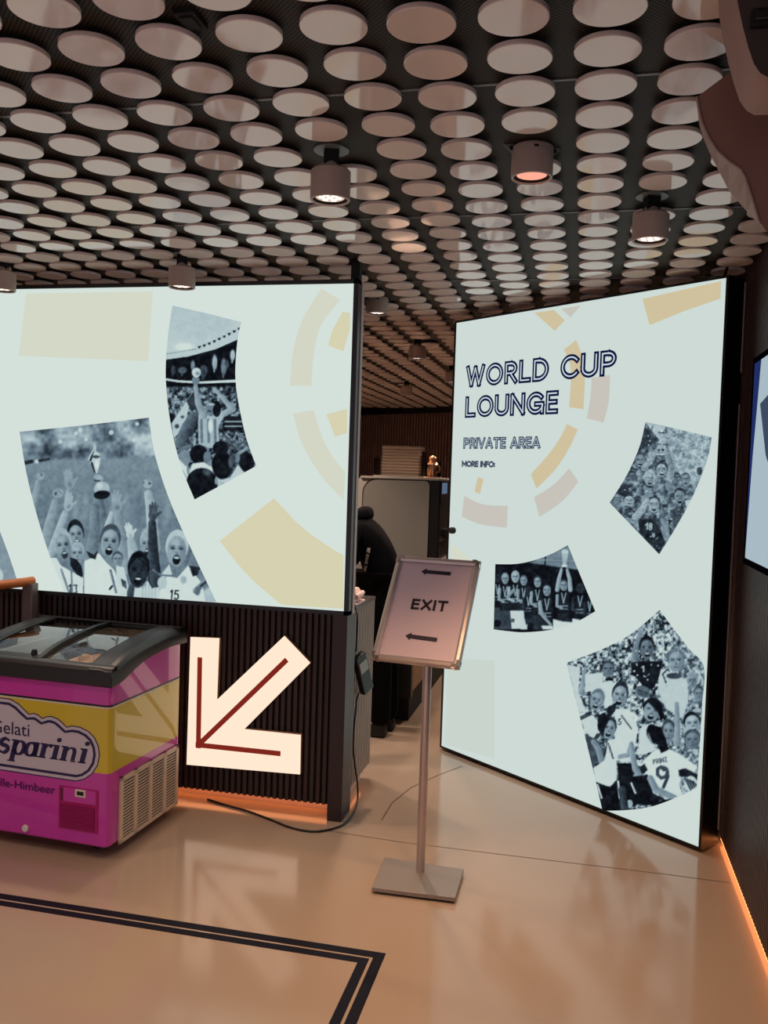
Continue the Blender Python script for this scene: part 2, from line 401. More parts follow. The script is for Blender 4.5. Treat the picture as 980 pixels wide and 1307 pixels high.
# ------------------------------------------------------------------ stroke lettering
def arc(cx, cy, rx, ry, a0, a1, n=18):
    return [(cx+rx*math.cos(math.radians(a0+(a1-a0)*k/n)), cy+ry*math.sin(math.radians(a0+(a1-a0)*k/n))) for k in range(n+1)]
GL = {
 'W': (1.0, [[(0, 1), (.25, 0), (.5, .95), (.75, 0), (1, 1)]]), 'O': (.84, [arc(.42, .5, .42, .5, 90, 450, 36)]),
 'R': (.56, [[(0, 0), (0, 1), (.27, 1)]+arc(.27, .73, .27, .27, 90, -90)+[(0, .46)], [(.25, .46), (.56, 0)]]),
 'L': (.48, [[(0, 1), (0, 0), (.48, 0)]]), 'D': (.7, [[(0, 0), (0, 1), (.22, 1)]+arc(.22, .5, .46, .5, 90, -90)+[(0, 0)]]),
 'C': (.74, [arc(.42, .5, .42, .5, 42, 318, 28)]), 'U': (.66, [[(0, 1), (0, .33)]+arc(.33, .33, .33, .33, 180, 360)+[(.66, 1)]]),
 'P': (.56, [[(0, 0), (0, 1), (.28, 1)]+arc(.28, .72, .28, .28, 90, -90)+[(0, .44)]]), 'N': (.66, [[(0, 0), (0, 1), (.66, 0), (.66, 1)]]),
 'G': (.8, [arc(.42, .5, .42, .5, 42, 345, 28)+[(.8, .45), (.45, .45)], [(.8, .45), (.8, 0)]]), 'E': (.46, [[(.46, 1), (0, 1), (0, 0), (.46, 0)], [(0, .52), (.42, .52)]]),
 'I': (.0, [[(0, 0), (0, 1)]]), 'V': (.7, [[(0, 1), (.35, 0), (.7, 1)]]), 'A': (.72, [[(0, 0), (.36, 1), (.72, 0)], [(.12, .3), (.6, .3)]]),
 'T': (.6, [[(0, 1), (.6, 1)], [(.3, 1), (.3, 0)]]), 'M': (.84, [[(0, 0), (0, 1), (.42, .3), (.84, 1), (.84, 0)]]), 'F': (.44, [[(.44, 1), (0, 1), (0, 0)], [(0, .52), (.4, .52)]]),
 'X': (.62, [[(0, 1), (.62, 0)], [(.62, 1), (0, 0)]]), ':': (.0, [[(0, .1), (0, .12)], [(0, .6), (0, .62)]]), 'S': (.56, [arc(.28, .74, .27, .26, 35, 250, 14)+arc(.28, .25, .28, .25, 80, -140, 14)]),
 'H': (.62, [[(0, 0), (0, 1)], [(.62, 0), (.62, 1)], [(0, .5), (.62, .5)]]), 'Z': (.6, [[(0, 1), (.6, 1), (0, 0), (.6, 0)]]), ' ': (.22, []),
 '8': (.5, [arc(.25, .74, .22, .25, 0, 360, 16), arc(.25, .25, .25, .25, 0, 360, 16)]), '1': (.2, [[(0, .8), (.2, 1), (.2, 0)]]), '5': (.5, [[(.46, 1), (.06, 1), (.03, .55)]+arc(.24, .32, .27, .32, 120, -140, 14)]), '9': (.54, [arc(.27, .7, .27, .3, 0, 360, 20), [(.54, .7), (.46, .3), (.18, 0)]]),
}
def ribbon(pts, w, cap=True):
    pts = [np.array(p, float) for p in pts]
    for i in range(1, len(pts)-1):      # sharp corner: two overlapping straight pieces
        t0 = pts[i]-pts[i-1]; t1 = pts[i+1]-pts[i]
        if (t0 @ t1) < .25*np.hypot(*t0)*np.hypot(*t1): return ribbon(pts[:i+1], w)+ribbon(pts[i:], w)
    closed = np.hypot(*(pts[0]-pts[-1])) < 1e-6
    n = len(pts); out = []
    def nr(a, c): t = (c-a)/max(1e-9, np.hypot(*(c-a))); return t, np.array([-t[1], t[0]])
    L = []; R = []
    for i in range(n):
        if closed: a = pts[i-1] if i else pts[-2]; c = pts[i+1] if i < n-1 else pts[1]
        else: a = pts[i-1] if i else None; c = pts[i+1] if i < n-1 else None
        p = pts[i]
        if a is None: t, m = nr(p, c); q = p-t*w/2 if cap else p; L.append(q+m*w/2); R.append(q-m*w/2)
        elif c is None: t, m = nr(a, p); q = p+t*w/2 if cap else p; L.append(q+m*w/2); R.append(q-m*w/2)
        else:
            t0, m0 = nr(a, p); t1, m1 = nr(p, c); m = m0+m1; l = np.hypot(*m); m = m/l if l > 1e-6 else m0; k = min(1.5, 1/max(0.3, m @ m0))
            L.append(p+m*w/2*k); R.append(p-m*w/2*k)
    return [(L[i], R[i], R[i+1], L[i+1]) for i in range(n-1)]
def layout(text, gap):
    x = 0; out = []
    for ch in text:
        wd, st = GL[ch]; out.append((x, st)); x += wd+gap
    return out, x-gap
def lettering(mbx, text, place, width, height, sw, m, inline=None, gap=.24, eps=0.0012, isw=.25, yscale=None):
    """place(u, v, off) -> 3D point; u along, v up, off out of the surface"""
    lay, tot = layout(text, gap); kx = (width-sw)/tot; ky = height-sw
    for x, sts in lay:
        for st in sts:
            P = [(sw/2+(x+p[0])*kx, sw/2+p[1]*ky) for p in st]
            for q in ribbon(P, sw): mbx.poly([place(c[0], c[1], eps) for c in q], m)
            if inline:
                for q in ribbon(P, sw*isw): mbx.poly([place(c[0], c[1], eps*2) for c in q], inline)

# ------------------------------------------------------------------ backlit photographs
def noise2(X, Y, s, seed):
    r = np.random.RandomState(seed); T = r.rand(64, 64)
    x = X/s; y = Y/s; xi = np.floor(x).astype(int); yi = np.floor(y).astype(int); fx = x-xi; fy = y-yi
    fx = fx*fx*(3-2*fx); fy = fy*fy*(3-2*fy); g = lambda a, c: T[a % 64, c % 64]
    return (g(xi, yi)*(1-fx)+g(xi+1, yi)*fx)*(1-fy)+(g(xi, yi+1)*(1-fx)+g(xi+1, yi+1)*fx)*fy
def resample(P, n):
    P = np.array(P, float); d = np.concatenate([[0], np.cumsum(np.hypot(*(P[1:]-P[:-1]).T))]); t = np.linspace(0, d[-1], n)
    return np.stack([np.interp(t, d, P[:, 0]), np.interp(t, d, P[:, 1])], 1)
def smoothc(P, n=40):
    P = np.array(P, float)
    if len(P) < 3: return P
    out = []
    for i in range(len(P)-1):
        p0 = P[max(i-1, 0)]; p1 = P[i]; p2 = P[i+1]; p3 = P[min(i+2, len(P)-1)]
        for k in range(10):
            t = k/10; out.append(.5*((2*p1)+(-p0+p2)*t+(2*p0-5*p1+4*p2-p3)*t*t+(-p0+3*p1-3*p2+p3)*t**3))
    out.append(P[-1]); return np.array(out)
class Photo:
    def __init__(s, top, bottom, left, right, res=1.25, base=.45):
        top, bottom, left, right = [smoothc(q) for q in (top, bottom, left, right)]
        ln = lambda q: np.hypot(*(q[1:]-q[:-1]).T).sum()
        ni = int(max(ln(top), ln(bottom))/res)+2; nj = int(max(ln(left), ln(right))/res)+2
        T, Bm, L, R = resample(top, ni), resample(bottom, ni), resample(left, nj), resample(right, nj)
        u = np.linspace(0, 1, ni)[None, :, None]; v = np.linspace(0, 1, nj)[:, None, None]
        P = (1-v)*T[None]+v*Bm[None]+(1-u)*L[:, None]+u*R[:, None]-((1-u)*(1-v)*T[0]+u*(1-v)*T[-1]+(1-u)*v*Bm[0]+u*v*Bm[-1])
        s.P = P; s.X = P[..., 0]; s.Y = P[..., 1]; s.t = np.full(s.X.shape, base, float)
    def mix(s, a, tone): s.t = s.t*(1-a)+tone*a
    def ell(s, x, y, rx, ry, tone, ang=0, soft=1.0, a=1.0):
        c, q = math.cos(math.radians(ang)), math.sin(math.radians(ang)); dx = s.X-x; dy = s.Y-y
        u = (dx*c+dy*q)/rx; v = (-dx*q+dy*c)/ry; d = (np.sqrt(u*u+v*v)-1)*min(rx, ry)
        s.mix(a*np.clip(.5-d/soft, 0, 1), tone)
    def limb(s, pts, r, tone, soft=1.0, shade=0.1, a=1.0):
        rs = r if isinstance(r, (list, tuple)) else [r]*len(pts); best = np.full(s.X.shape, 1e9); side = np.zeros(s.X.shape)
        for i in range(len(pts)-1):
            (x0, y0), (x1, y1) = pts[i], pts[i+1]; L = (x1-x0)**2+(y1-y0)**2+1e-9
            t = np.clip(((s.X-x0)*(x1-x0)+(s.Y-y0)*(y1-y0))/L, 0, 1); ex = s.X-(x0+t*(x1-x0)); d = np.hypot(ex, s.Y-(y0+t*(y1-y0)))-(rs[i]+t*(rs[i+1]-rs[i]))
            up = d < best; best = np.where(up, d, best); side = np.where(up, ex/max(.5, rs[i]), side)
        s.mix(a*np.clip(.5-best/soft, 0, 1), tone-shade*np.clip(side, -1, 1))
    def poly(s, pts, tone, soft=1.0, a=1.0):
        n = len(pts); inside = np.zeros(s.X.shape, bool); dist = np.full(s.X.shape, 1e9)
        for i in range(n):
            (x0, y0), (x1, y1) = pts[i], pts[(i+1) % n]; L = (x1-x0)**2+(y1-y0)**2+1e-9
            t = np.clip(((s.X-x0)*(x1-x0)+(s.Y-y0)*(y1-y0))/L, 0, 1); dist = np.minimum(dist, np.hypot(s.X-(x0+t*(x1-x0)), s.Y-(y0+t*(y1-y0))))
            cr = ((y0 > s.Y) != (y1 > s.Y)) & (s.X < (x1-x0)*(s.Y-y0)/((y1-y0) if abs(y1-y0) > 1e-9 else 1e-9)+x0); inside ^= cr
        s.mix(a*np.clip(.5-np.where(inside, -dist, dist)/soft, 0, 1), tone)
    def crowd(s, scale, lo, hi, seed, mask=None, contrast=1.6):
        n = .5*noise2(s.X, s.Y, scale, seed)+.3*noise2(s.X+31, s.Y+17, scale*.45, seed+1)+.2*noise2(s.X+7, s.Y+90, scale*.22, seed+2)
        n = np.clip((n-.5)*contrast+.5, 0, 1); v = lo+(hi-lo)*n
        s.t = v if mask is None else s.t*(1-mask)+v*mask
    def confetti(s, n, box, r, tone, seed):
        R = random.Random(seed)
        for _ in range(n):
            s.ell(R.uniform(box[0], box[2]), R.uniform(box[1], box[3]), r*R.uniform(.6, 1.3), r*R.uniform(.4, .9), tone*R.uniform(.7, 1.05), R.uniform(0, 180), .8)
    def face(s, x, y, w, h, skin, hair, ang=0, mouth=1.0, hairtop=1.0):
        q = math.radians(ang); R = lambda dx, dy: (x+dx*w*math.cos(q)-dy*h*math.sin(q), y+dx*w*math.sin(q)+dy*h*math.cos(q))
        if hair is not None:
            s.ell(*R(0, -.12), .56*w, .5*h*hairtop, hair, ang)
        s.ell(*R(0, .04), .47*w, .47*h, skin, ang); s.ell(*R(.3, .08), .17*w, .36*h, skin*.8, ang, 3, .7); s.ell(*R(-.12, -.22), .24*w, .14*h, min(1, skin*1.15), ang, 3, .7)
        for e in (-.2, .2):
            s.ell(*R(e, -.05), .12*w, .045*h, skin*.4, ang, 1.3, .9); s.ell(*R(e, -.12), .13*w, .022*h, skin*.6, ang, 1.2, .8)
        s.ell(*R(.03, .12), .08*w, .07*h, skin*.72, ang, 1.5); 
        if mouth > 0:
            s.ell(*R(.02, .3), .19*w, .12*h*mouth, .06*skin/.6, ang, .9); s.ell(*R(.02, .235), .14*w, .03*h, .92, ang, .8)
        else: s.ell(*R(.02, .28), .14*w, .025*h, skin*.55, ang, .9)
    def hand(s, x, y, r, ang, tone, spread=1.0):
        q0 = ang-90
        for k, L in zip((-1.5, -.5, .5, 1.5), (1.7, 2.05, 2.0, 1.6)):
            q = math.radians(q0+k*13*spread); b0 = math.radians(q0+k*22)
            s.limb([(x+.7*r*math.cos(b0), y+.7*r*math.sin(b0)), (x+L*r*math.cos(q), y+L*r*math.sin(q))], [.24*r, .17*r], tone, .9)
        q = math.radians(q0+62); s.limb([(x, y+.3*r), (x+1.35*r*math.cos(q), y+1.35*r*math.sin(q))], [.32*r, .2*r], tone, .9)
        s.ell(x, y, .72*r, .85*r, tone, ang, .9); s.ell(x+.1*r, y+.2*r, .3*r, .35*r, tone*.82, ang, 2)
    def text(s, txt, x0, y0, x1, y1, hgt, sw, tone):
        lay, tot = layout(txt, .35); k = math.hypot(x1-x0, y1-y0)/tot; t = ((x1-x0)/(k*tot), (y1-y0)/(k*tot)); up = (t[1], -t[0])
        for x, sts in lay:
            for st in sts: s.limb([(x0+(x+p[0])*k*t[0]+p[1]*hgt*up[0], y0+(x+p[0])*k*t[1]+p[1]*hgt*up[1]) for p in st], sw/2, tone, .9, 0)
    def build(s, name, parent, plane, label, off):
        nj, ni = s.X.shape; P0, n = plane; n = np.array(n, float); P0 = np.array(P0, float)+n*off
        me = bpy.data.meshes.new(name); D = FG[None, None]+RG*((s.X-490)/FPX)[..., None]-UG*((s.Y-653.5)/FPX)[..., None]
        V = CAM+D*(((P0-CAM) @ n)/(D @ n))[..., None]; V = V.reshape(-1, 3)
        inv = np.array(wm(parent).inverted()); V = V @ inv[:3, :3].T+inv[:3, 3]
        idx = np.arange(nj*ni).reshape(nj, ni); F = np.stack([idx[1:, :-1], idx[1:, 1:], idx[:-1, 1:], idx[:-1, :-1]], -1).reshape(-1, 4)
        me.from_pydata(V.tolist(), [], F.tolist())
        g_ = .5*noise2(s.X, s.Y, 3.1, 77)+.5*noise2(s.X+5, s.Y+9, 6.3, 78)-.5; s.t = s.t+g_*.22*np.clip(1.15-s.t, .1, 1)
        t = np.clip(s.t, 0, 1).reshape(-1); kx = [0, .25, .5, .75, 1]
        cols = [(11, 13, 18), (44, 54, 64), (103, 123, 136), (163, 184, 191), PANEL_R if n[0] < -.2 else PANEL_RGB]
        C = np.ones((len(t), 4), np.float32)
        for k in range(3):
            v = np.interp(t, kx, [c[k] for c in cols])/255; C[:, k] = np.where(v <= .04045, v/12.92, ((v+.055)/1.055)**2.4)
        at = me.color_attributes.new('print', 'FLOAT_COLOR', 'POINT'); at.data.foreach_set('color', C.reshape(-1)); me.materials.append(M['photo'])
        o = bpy.data.objects.new(name, me); COL.objects.link(o); o.parent = parent; o['label'] = label
        return o

# ---- left light box
YL = 3.62
NL = (0, -1, 0)
lb = thing('light_box', 'long wall-mounted light box with two black-and-white football photos, above the freezer', 'light box', (-2.3, YL, 0.9))
b = MB()
X0, X1, Z0, Z1 = -3.75, -0.958, 0.905, 2.334
for (a, c, e, f) in ((X0, X1, Z0, Z0+0.018), (X0, X1, Z1-0.018, Z1), (X0, X0+0.02, Z0, Z1), (X1-0.022, X1, Z0, Z1)): b.box(a, c, YL-0.004, YL+0.08, e, f, 'frame')
b.box(X0+0.01, X1-0.01, YL+0.06, YL+0.078, Z0+0.01, Z1-0.01, 'frame')
b.build('frame', lb, smooth=0)
b = MB(); b.box(X1, X1+0.004, YL+0.045, YL+0.08, Z0, Z1, 'trimgrey'); b.build('edge_trim', lb, smooth=0)
b = MB(); b.box(X0+0.02, X1-0.022, YL, YL+0.05, Z0+0.018, Z1-0.018, 'panel')
def patch(mbx, pix, m, plane, off):
    P0, n = plane; P0 = np.array(P0)+np.array(n)*off
    mbx.poly([onplane(x, y, P0, n) for x, y in pix], m)
def fan(mbx, outer, inner, m, plane, off):     # annular sector as a strip of quads
    n = max(len(outer), len(inner))*4; o_ = resample(smoothc(outer), n); i_ = resample(smoothc(inner), n)
    for k in range(n-1): patch(mbx, [o_[k], o_[k+1], i_[k+1], i_[k]], m, plane, off)
PLL = ((0, YL, 0), NL)
def c3(l): return [(270+x/3.11, 360+y/3.11) for x, y in l]
patch(b, [(33, 374.5), (195, 372), (189, 461), (24, 454)], 'gold_pale', PLL, .001)
fan(b, c3([(435, 25), (360, 150), (322, 280), (311, 412)]), c3([(512, 72), (435, 170), (405, 290), (397, 412)]), 'beige', PLL, .001)
patch(b, c3([(520, 118), (550, 122), (549, 190), (523, 275), (462, 252), (480, 190)]), 'gold_l', PLL, .001)
patch(b, c3([(455, 525), (538, 503), (537, 600), (490, 614)]), 'gold_l', PLL, .001)
fan(b, c3([(323, 522), (350, 620), (400, 720), (460, 800), (524, 866)]), c3([(405, 508), (430, 590), (455, 650), (490, 705), (531, 755)]), 'beige', PLL, .001)
fan(b, c3([(32, 1028), (140, 1160), (270, 1276), (290, 1282)]), c3([(248, 858), (350, 965), (450, 1040), (524, 1085)]), 'gold_l', PLL, .001)
patch(b, c3([(524, 1085), (290, 1282), (523, 1297)]), 'gold_l', PLL, .001)
b.build('light_panel', lb, smooth=0)

# photo 1: team cheering with a trophy
p = Photo([(25, 551), (105, 543), (190, 533)], [(83, 757.5), (180, 763), (276, 768.5)], [(25, 551), (33, 600), (45, 650), (62, 705), (83, 757.5)], [(190, 533), (196, 573), (208, 615), (224, 657), (245, 703), (276, 768.5)], 1.2, .56)
m_ = np.clip((588-p.Y+8*noise2(p.X, p.Y, 22, 4)-4)/6, 0, 1); p.crowd(20, .22, .86, 3, m_, 1.5)
for x, y, r in ((97, 553, 2.5), (102, 549, 2.5), (142, 552, 3), (175, 541, 2.5), (171, 562, 2.5), (77, 564, 2.5), (47, 589, 2.5), (110, 561, 2)): p.ell(x, y, r, r, .92, 0, 1.5, .9)
p.limb([(31, 591), (40, 589)], 2.5, .12, 2); p.limb([(50, 588), (62, 586)], 1.5, .2, 2)
p.t = np.where(p.Y > 590, p.t-.06*np.clip((p.Y-590)/60, 0, 1), p.t)
for x in (97, 108, 145, 160, 214): p.ell(x, 650, 4, 18, .64, 8, 5, .6)
p.limb([(38, 690), (42, 645), (49, 615)], [6, 5, 3.5], .63); p.ell(52, 607, 5, 5.5, .66); p.ell(53, 606, 1.5, 1.8, .42, 0, 1.5); p.limb([(49, 603), (54, 602)], .8, .5)
p.limb([(87, 648), (88, 628)], [5, 4.5], .6); p.hand(88.6, 617, 9, -4, .62)
p.limb([(56, 700), (64, 665), (70, 640)], [7, 6, 4], .62); p.ell(74, 630, 7, 6, .64, -20); p.ell(71, 630, 1.8, 2.4, .35, 20, 1.5); p.limb([(74, 626), (79, 630)], .8, .5)
p.limb([(66, 705), (76, 675), (83, 655)], [6, 5, 4], .68); p.hand(87, 645, 8, 8, .7)
p.limb([(197, 700), (193, 650), (189, 630)], [8, 7, 5], .7); p.ell(188.5, 617, 6, 6.5, .7); p.ell(191, 617, 2, 1.7, .38, 0, 1.5); p.ell(183.5, 616, 1.2, 1.6, .45, 0, 1.5); p.limb([(186, 612), (192, 613)], .8, .55)
p.poly([(112, 588), (115, 580), (120, 572), (120, 566), (122, 570), (122.5, 576), (127, 579), (128, 586), (127, 594), (124, 604), (121, 604), (117, 594)], .86)
p.poly([(113, 590), (116, 582), (121, 574), (118, 583), (117, 588)], .12); p.ell(122.5, 583, 5, 2, .3); p.limb([(117, 591), (121, 603)], [1.5, .8], .15); p.ell(123.5, 593, 2.6, 5, .97)
p.limb([(129, 660), (125.5, 640), (126, 615)], [7, 6.5, 4], .5); p.ell(125.5, 610, 6.5, 4, .68, 15); p.limb([(121, 613), (127, 614)], 1, .25)
p.ell(130, 624, 10, 9.5, .74, -8); p.ell(127, 620, 4, 4, .9, 0, 3); p.ell(130, 631.5, 10.4, 5.6, .03, -6)
p.limb([(165, 725), (155, 692), (150, 655)], [9, 7, 5], .6); p.hand(149, 646, 9.5, 0, .62); p.limb([(137, 672), (142, 655)], [4, 2.5], .75)
p.hand(166, 682, 7, -12, .85); p.limb([(172, 715), (167, 690)], [8, 5], .7)
p.limb([(113, 735), (117, 704), (121, 672), (121, 648)], [9, 8, 6.5, 5.5], .5)
p.face(97, 683, 19, 30, .6, .1, -6, 1, 1.12); p.face(98.5, 707, 17, 26, .66, .7, 0, 0)
p.poly([(89, 711), (98, 714), (104, 722), (106, 734), (102, 742), (97, 732), (90, 722)], .08)
p.poly([(62, 712), (72, 712), (78, 722), (92, 730), (98, 740), (101, 762), (84, 762), (70, 735)], .95); p.poly([(92, 730), (106, 738), (107, 763), (95, 763)], .93)
p.face(80.5, 697, 21, 38, .62, .72, -8, 1.1); p.ell(81, 713, 7, 8, .5, 0, 3, .5)
p.limb([(78, 727), (88, 756)], 1.5, .55); p.limb([(91, 728), (92, 756)], 1.2, .5); p.text('1', 88, 757, 90, 757, 11, 1.6, .12); p.limb([(94, 747), (98, 747), (97, 751), (98, 756), (94, 757)], .8, .15); p.limb([(107, 748), (107, 760)], .9, .15)
p.poly([(108, 716), (117, 712), (126, 706), (134, 716), (146, 728), (152, 745), (156, 768), (107, 764)], .96); p.poly([(110, 703), (114, 712), (122, 714), (125, 702), (120, 708)], .12)
p.face(140, 692, 24, 38, .63, .32, 8, 1.2); p.poly([(133, 708), (146, 712), (150, 722), (142, 724)], .55)
p.face(150, 714, 13, 17, .58, .35, 0, 0); p.poly([(148, 722), (158, 724), (163, 745), (166, 766), (150, 764)], .9); p.limb([(141, 728), (148, 756)], 1.6, .5); p.poly([(154, 738), (161, 742), (162, 752), (156, 748)], .3)
p.limb([(143, 748), (140, 752)], 1.3, .1)
p.face(187, 695, 15, 34, .62, .7, 0, 1.1)
p.poly([(164, 757), (170, 748), (182, 742), (202, 742), (206, 767), (164, 765)], .88)
for x in (182, 186, 190, 194, 198): p.limb([(x, 745), (x, 765)], .5, .7, .8, 0)
p.poly([(189, 730), (196, 736), (202, 748), (194, 751), (189, 742)], .12)
p.limb([(199, 742), (196, 715), (195, 690), (194, 668)], [8, 7, 6, 5], .24); p.hand(195, 658, 8, 4, .34)
p.face(176.5, 729, 25, 42, .22, .06, 4, 1.1); p.limb([(164, 722), (175, 710), (187, 722)], 1.2, .08)
p.poly([(162, 755), (166, 745), (172, 750), (170, 766), (162, 766)], .3)
p.limb([(232, 715), (238, 700), (240, 690)], [9, 8, 7], .5)
p.poly([(202, 765), (206, 745), (214, 735), (226, 738), (240, 722), (250, 735), (258, 745), (262, 768)], .95)
p.poly([(241, 722), (256, 724), (252, 734), (246, 736)], .16)
p.face(225.5, 702, 26, 42, .64, .82, 4, 1.25); p.ell(219, 726, 6, 7, .48, 0, 4, .5)
p.poly([(194, 727), (206, 733), (216, 720), (220, 735), (208, 737)], .88); p.limb([(196, 727), (204, 734), (220, 735)], 1.2, .4); p.ell(207, 744, 6, 8, .8)
p.ell(234, 740, 4, 5, .7, 0, 2); p.text('15', 217, 764, 227, 765, 11, 1.8, .04)
p.limb([(250, 754), (262, 742), (272, 735)], [4, 3, 2], .5); p.limb([(256, 748), (266, 740)], 1.2, .12); p.ell(252, 755, 4, 5, .45); p.ell(268, 752, 3, 8, .6, 15, 2)
p.poly([(255, 756), (276, 744), (280, 770), (255, 770)], .93, 4, .6)
p.build('photo_print', lb, PLL, 'black-and-white photo of cheering players raising a slender trophy', .002)

# photo 2: player lifted in a stadium
p = Photo([(220, 390), (264, 400), (308, 411)], [(248.3, 637.5), (290, 615), (327, 594.7)], [(220, 390), (214.9, 424), (211.6, 464), (212.3, 496), (218, 542), (230, 592), (248.3, 637.5)], [(308, 411), (303.4, 431), (300.4, 468), (301, 490), (304.6, 516), (314.5, 560), (327, 594.7)], 1.1, .86)
q5 = lambda l: [(200+x/5.03, 385+y/5.03) for x, y in l]
p.ell(245, 400, 60, 34, .8, 8, 20, .8); p.ell(235, 443, 12, 5, .98, 0, 4)
p.poly(q5([(40, 375), (200, 352), (380, 300), (540, 225), (560, 800), (40, 800)]), .03)
p.poly(q5([(40, 340), (200, 318), (380, 265), (545, 180), (545, 232), (380, 305), (200, 352), (40, 362)]), .84)
for k in range(9):
    x = 275+k*32; y = 297-(k*32)**1.18*.17; p.poly(q5([(x-13, y-10), (x+9, y-14), (x+4, y+2), (x-6, y+4)]), .08)
for k in range(12): p.ell(*q5([(70+k*16, 334-k*2.6)])[0], .8, .8, .4)
for (x, y, w, h, t) in ((232, 410, 13, 32, .6), (372, 390, 16, 48, .72), (430, 420, 18, 55, .5), (487, 343, 15, 36, .78), (165, 440, 28, 22, .35), (300, 445, 25, 40, .3), (105, 440, 14, 30, .25), (450, 400, 12, 25, .35)):
    p.ell(*q5([(x, y)])[0], w/5.03, h/5.03, t, 0, 1.5); p.limb(q5([(x, y), (x-3, y+h+12)]), .9, t*.9)
m_ = np.clip((p.Y-492)/3, 0, 1)*np.clip((612-p.Y)/20, 0, 1); p.crowd(3.4, .02, .72, 11, m_, 2.0)
p.poly(q5([(40, 490), (140, 505), (280, 512), (510, 500), (510, 518), (280, 526), (140, 518), (40, 503)]), .93)
p.poly(q5([(55, 720), (110, 720), (120, 780), (60, 780)]), .05, 2); p.poly(q5([(430, 735), (540, 735), (560, 830), (420, 830)]), .08, 2)
for y in (770, 800): p.limb(q5([(440, y), (545, y)]), .8, .7)
p.poly(q5([(240, 560), (190, 640), (95, 780), (110, 880), (180, 800), (200, 700)]), .82); p.poly(q5([(190, 640), (240, 570), (280, 690), (220, 700)]), .25); p.ell(*q5([(130, 800)])[0], 3, 3, .3); p.ell(*q5([(165, 740)])[0], 2.5, 2, .35)
p.limb(q5([(150, 910), (190, 800), (235, 720)]), [7, 6, 3], .4); p.limb(q5([(200, 850), (240, 780), (270, 720)]), [5, 4, 3], .28)
p.poly(q5([(270, 700), (320, 730), (345, 735), (400, 725), (440, 700), (420, 760), (395, 800), (400, 890), (370, 940), (330, 940), (270, 910), (265, 800)]), .74)
for x in (285, 330, 372): p.limb(q5([(x, 760), (x+3, 900)]), 1.8, .5)
p.ell(*q5([(345, 800)])[0], 3, 9, .95)
p.limb(q5([(300, 730), (265, 650), (250, 540)]), [5, 4, 2.5], .62); p.ell(*q5([(250, 507)])[0], 5, 5.5, .52); p.ell(*q5([(255, 455)])[0], 5.6, 6.2, .9); p.ell(*q5([(262, 462)])[0], 3, 2.5, .6, 0, 2)
p.limb(q5([(430, 720), (490, 690), (415, 610), (370, 560)]), [4, 4, 2.8, 2], .66)
p.ell(*q5([(370, 680)])[0], 8.5, 8.5, .04); p.ell(*q5([(345, 688)])[0], 6, 8.5, .5); p.ell(*q5([(350, 660)])[0], 4.5, 1.2, .8); p.limb(q5([(328, 700), (345, 705)]), .9, .2); p.ell(*q5([(385, 700)])[0], 5, 8, .05)
p.crowd(4, .05, .5, 23, np.clip((p.Y-560)/8, 0, 1)*np.clip(1-np.abs(p.X-300)/25, 0, 1)*.8, 2)
p.limb(q5([(140, 960), (215, 925)]), 2.4, .45); p.ell(*q5([(180, 1000)])[0], 8, 10, .55); p.poly(q5([(140, 1010), (190, 1060), (200, 1130), (150, 1060)]), .95)
p.ell(*q5([(270, 980)])[0], 11.5, 12, .05); p.ell(*q5([(325, 1000)])[0], 5, 8, .5); p.poly(q5([(230, 1040), (300, 1030), (380, 1080), (400, 1150), (200, 1140)]), .95)
p.ell(*q5([(420, 1050)])[0], 13, 18, .05); p.ell(*q5([(410, 940)])[0], 10, 9, .06); p.ell(*q5([(475, 1030)])[0], 3, 8, .35); p.poly(q5([(400, 1150), (470, 1130), (520, 1050), (580, 1100), (470, 1180)]), .85)
p.ell(*q5([(575, 1030)])[0], 9.5, 15, .05, -15); p.limb(q5([(520, 980), (580, 940)]), 2, .6); p.ell(*q5([(520, 1000)])[0], 3, 6, .5)
p.ell(*q5([(290, 1170)])[0], 20, 20.5, .04, -20); p.ell(*q5([(320, 1095)])[0], 6, 4, .35, 20, 3); p.ell(*q5([(383, 1150)])[0], 2.2, 5, .6); p.poly(q5([(200, 1170), (240, 1280), (380, 1210), (330, 1150)]), .04)
p.build('photo_print', lb, PLL, 'black-and-white photo of a player lifting a cup in a packed stadium', .002)
# photo 3: only a corner shows
p = Photo([(-70, 600), (-35, 630), (-4, 668)], [(-70, 741), (-20, 741), (22, 741)], [(-70, 600), (-70, 741)], [(-4, 668), (10, 705), (22, 741)], 2.0, .6)
p.ell(-12, 735, 16, 14, .85); p.ell(-30, 715, 22, 25, .3, 0, 6)
p.build('photo_print', lb, PLL, 'blue-grey corner of a third photo at the left end', .002)
# bracket to the ceiling
b = MB(); b.box(-1.0, -0.962, YL+0.02, YL+0.06, 2.33, ZC+0.001, 'blackmatt'); b.build('ceiling_bracket', lb, smooth=0)

# ---- right light box, turned about a pivot
PR = np.array([0.525, 3.77, 0.0]); DR = np.array([-0.778, 0.629, 0.0]); DR /= np.hypot(DR[0], DR[1]); NRr = np.array([-DR[1], DR[0], 0.0])  # outward (to viewer)
if NRr[1] > 0: NRr = -NRr
TH = 0.125; LR = 1.585; ZB, ZT = 0.022, 2.347
PLR = (PR, NRr)
rb = thing('light_box', 'tall angled light box lettered WORLD CUP LOUNGE, standing against the right-hand wall', 'light box', tuple(PR+DR*LR/2), 0.0)
def RBP(u, z, off): return PR+DR*(LR-u)+NRr*off+np.array([0, 0, z])
def rbox(mbx, u0, u1, z0, z1, o0, o1, m):
    vs = [RBP(u, z, o) for z in (z0, z1) for o in (o0, o1) for u in (u0, u1)]
    mbx.add(vs, [(0, 2, 3, 1), (4, 5, 7, 6), (0, 1, 5, 4), (2, 6, 7, 3), (0, 4, 6, 2), (1, 3, 7, 5)], m)
b = MB(); e = .012
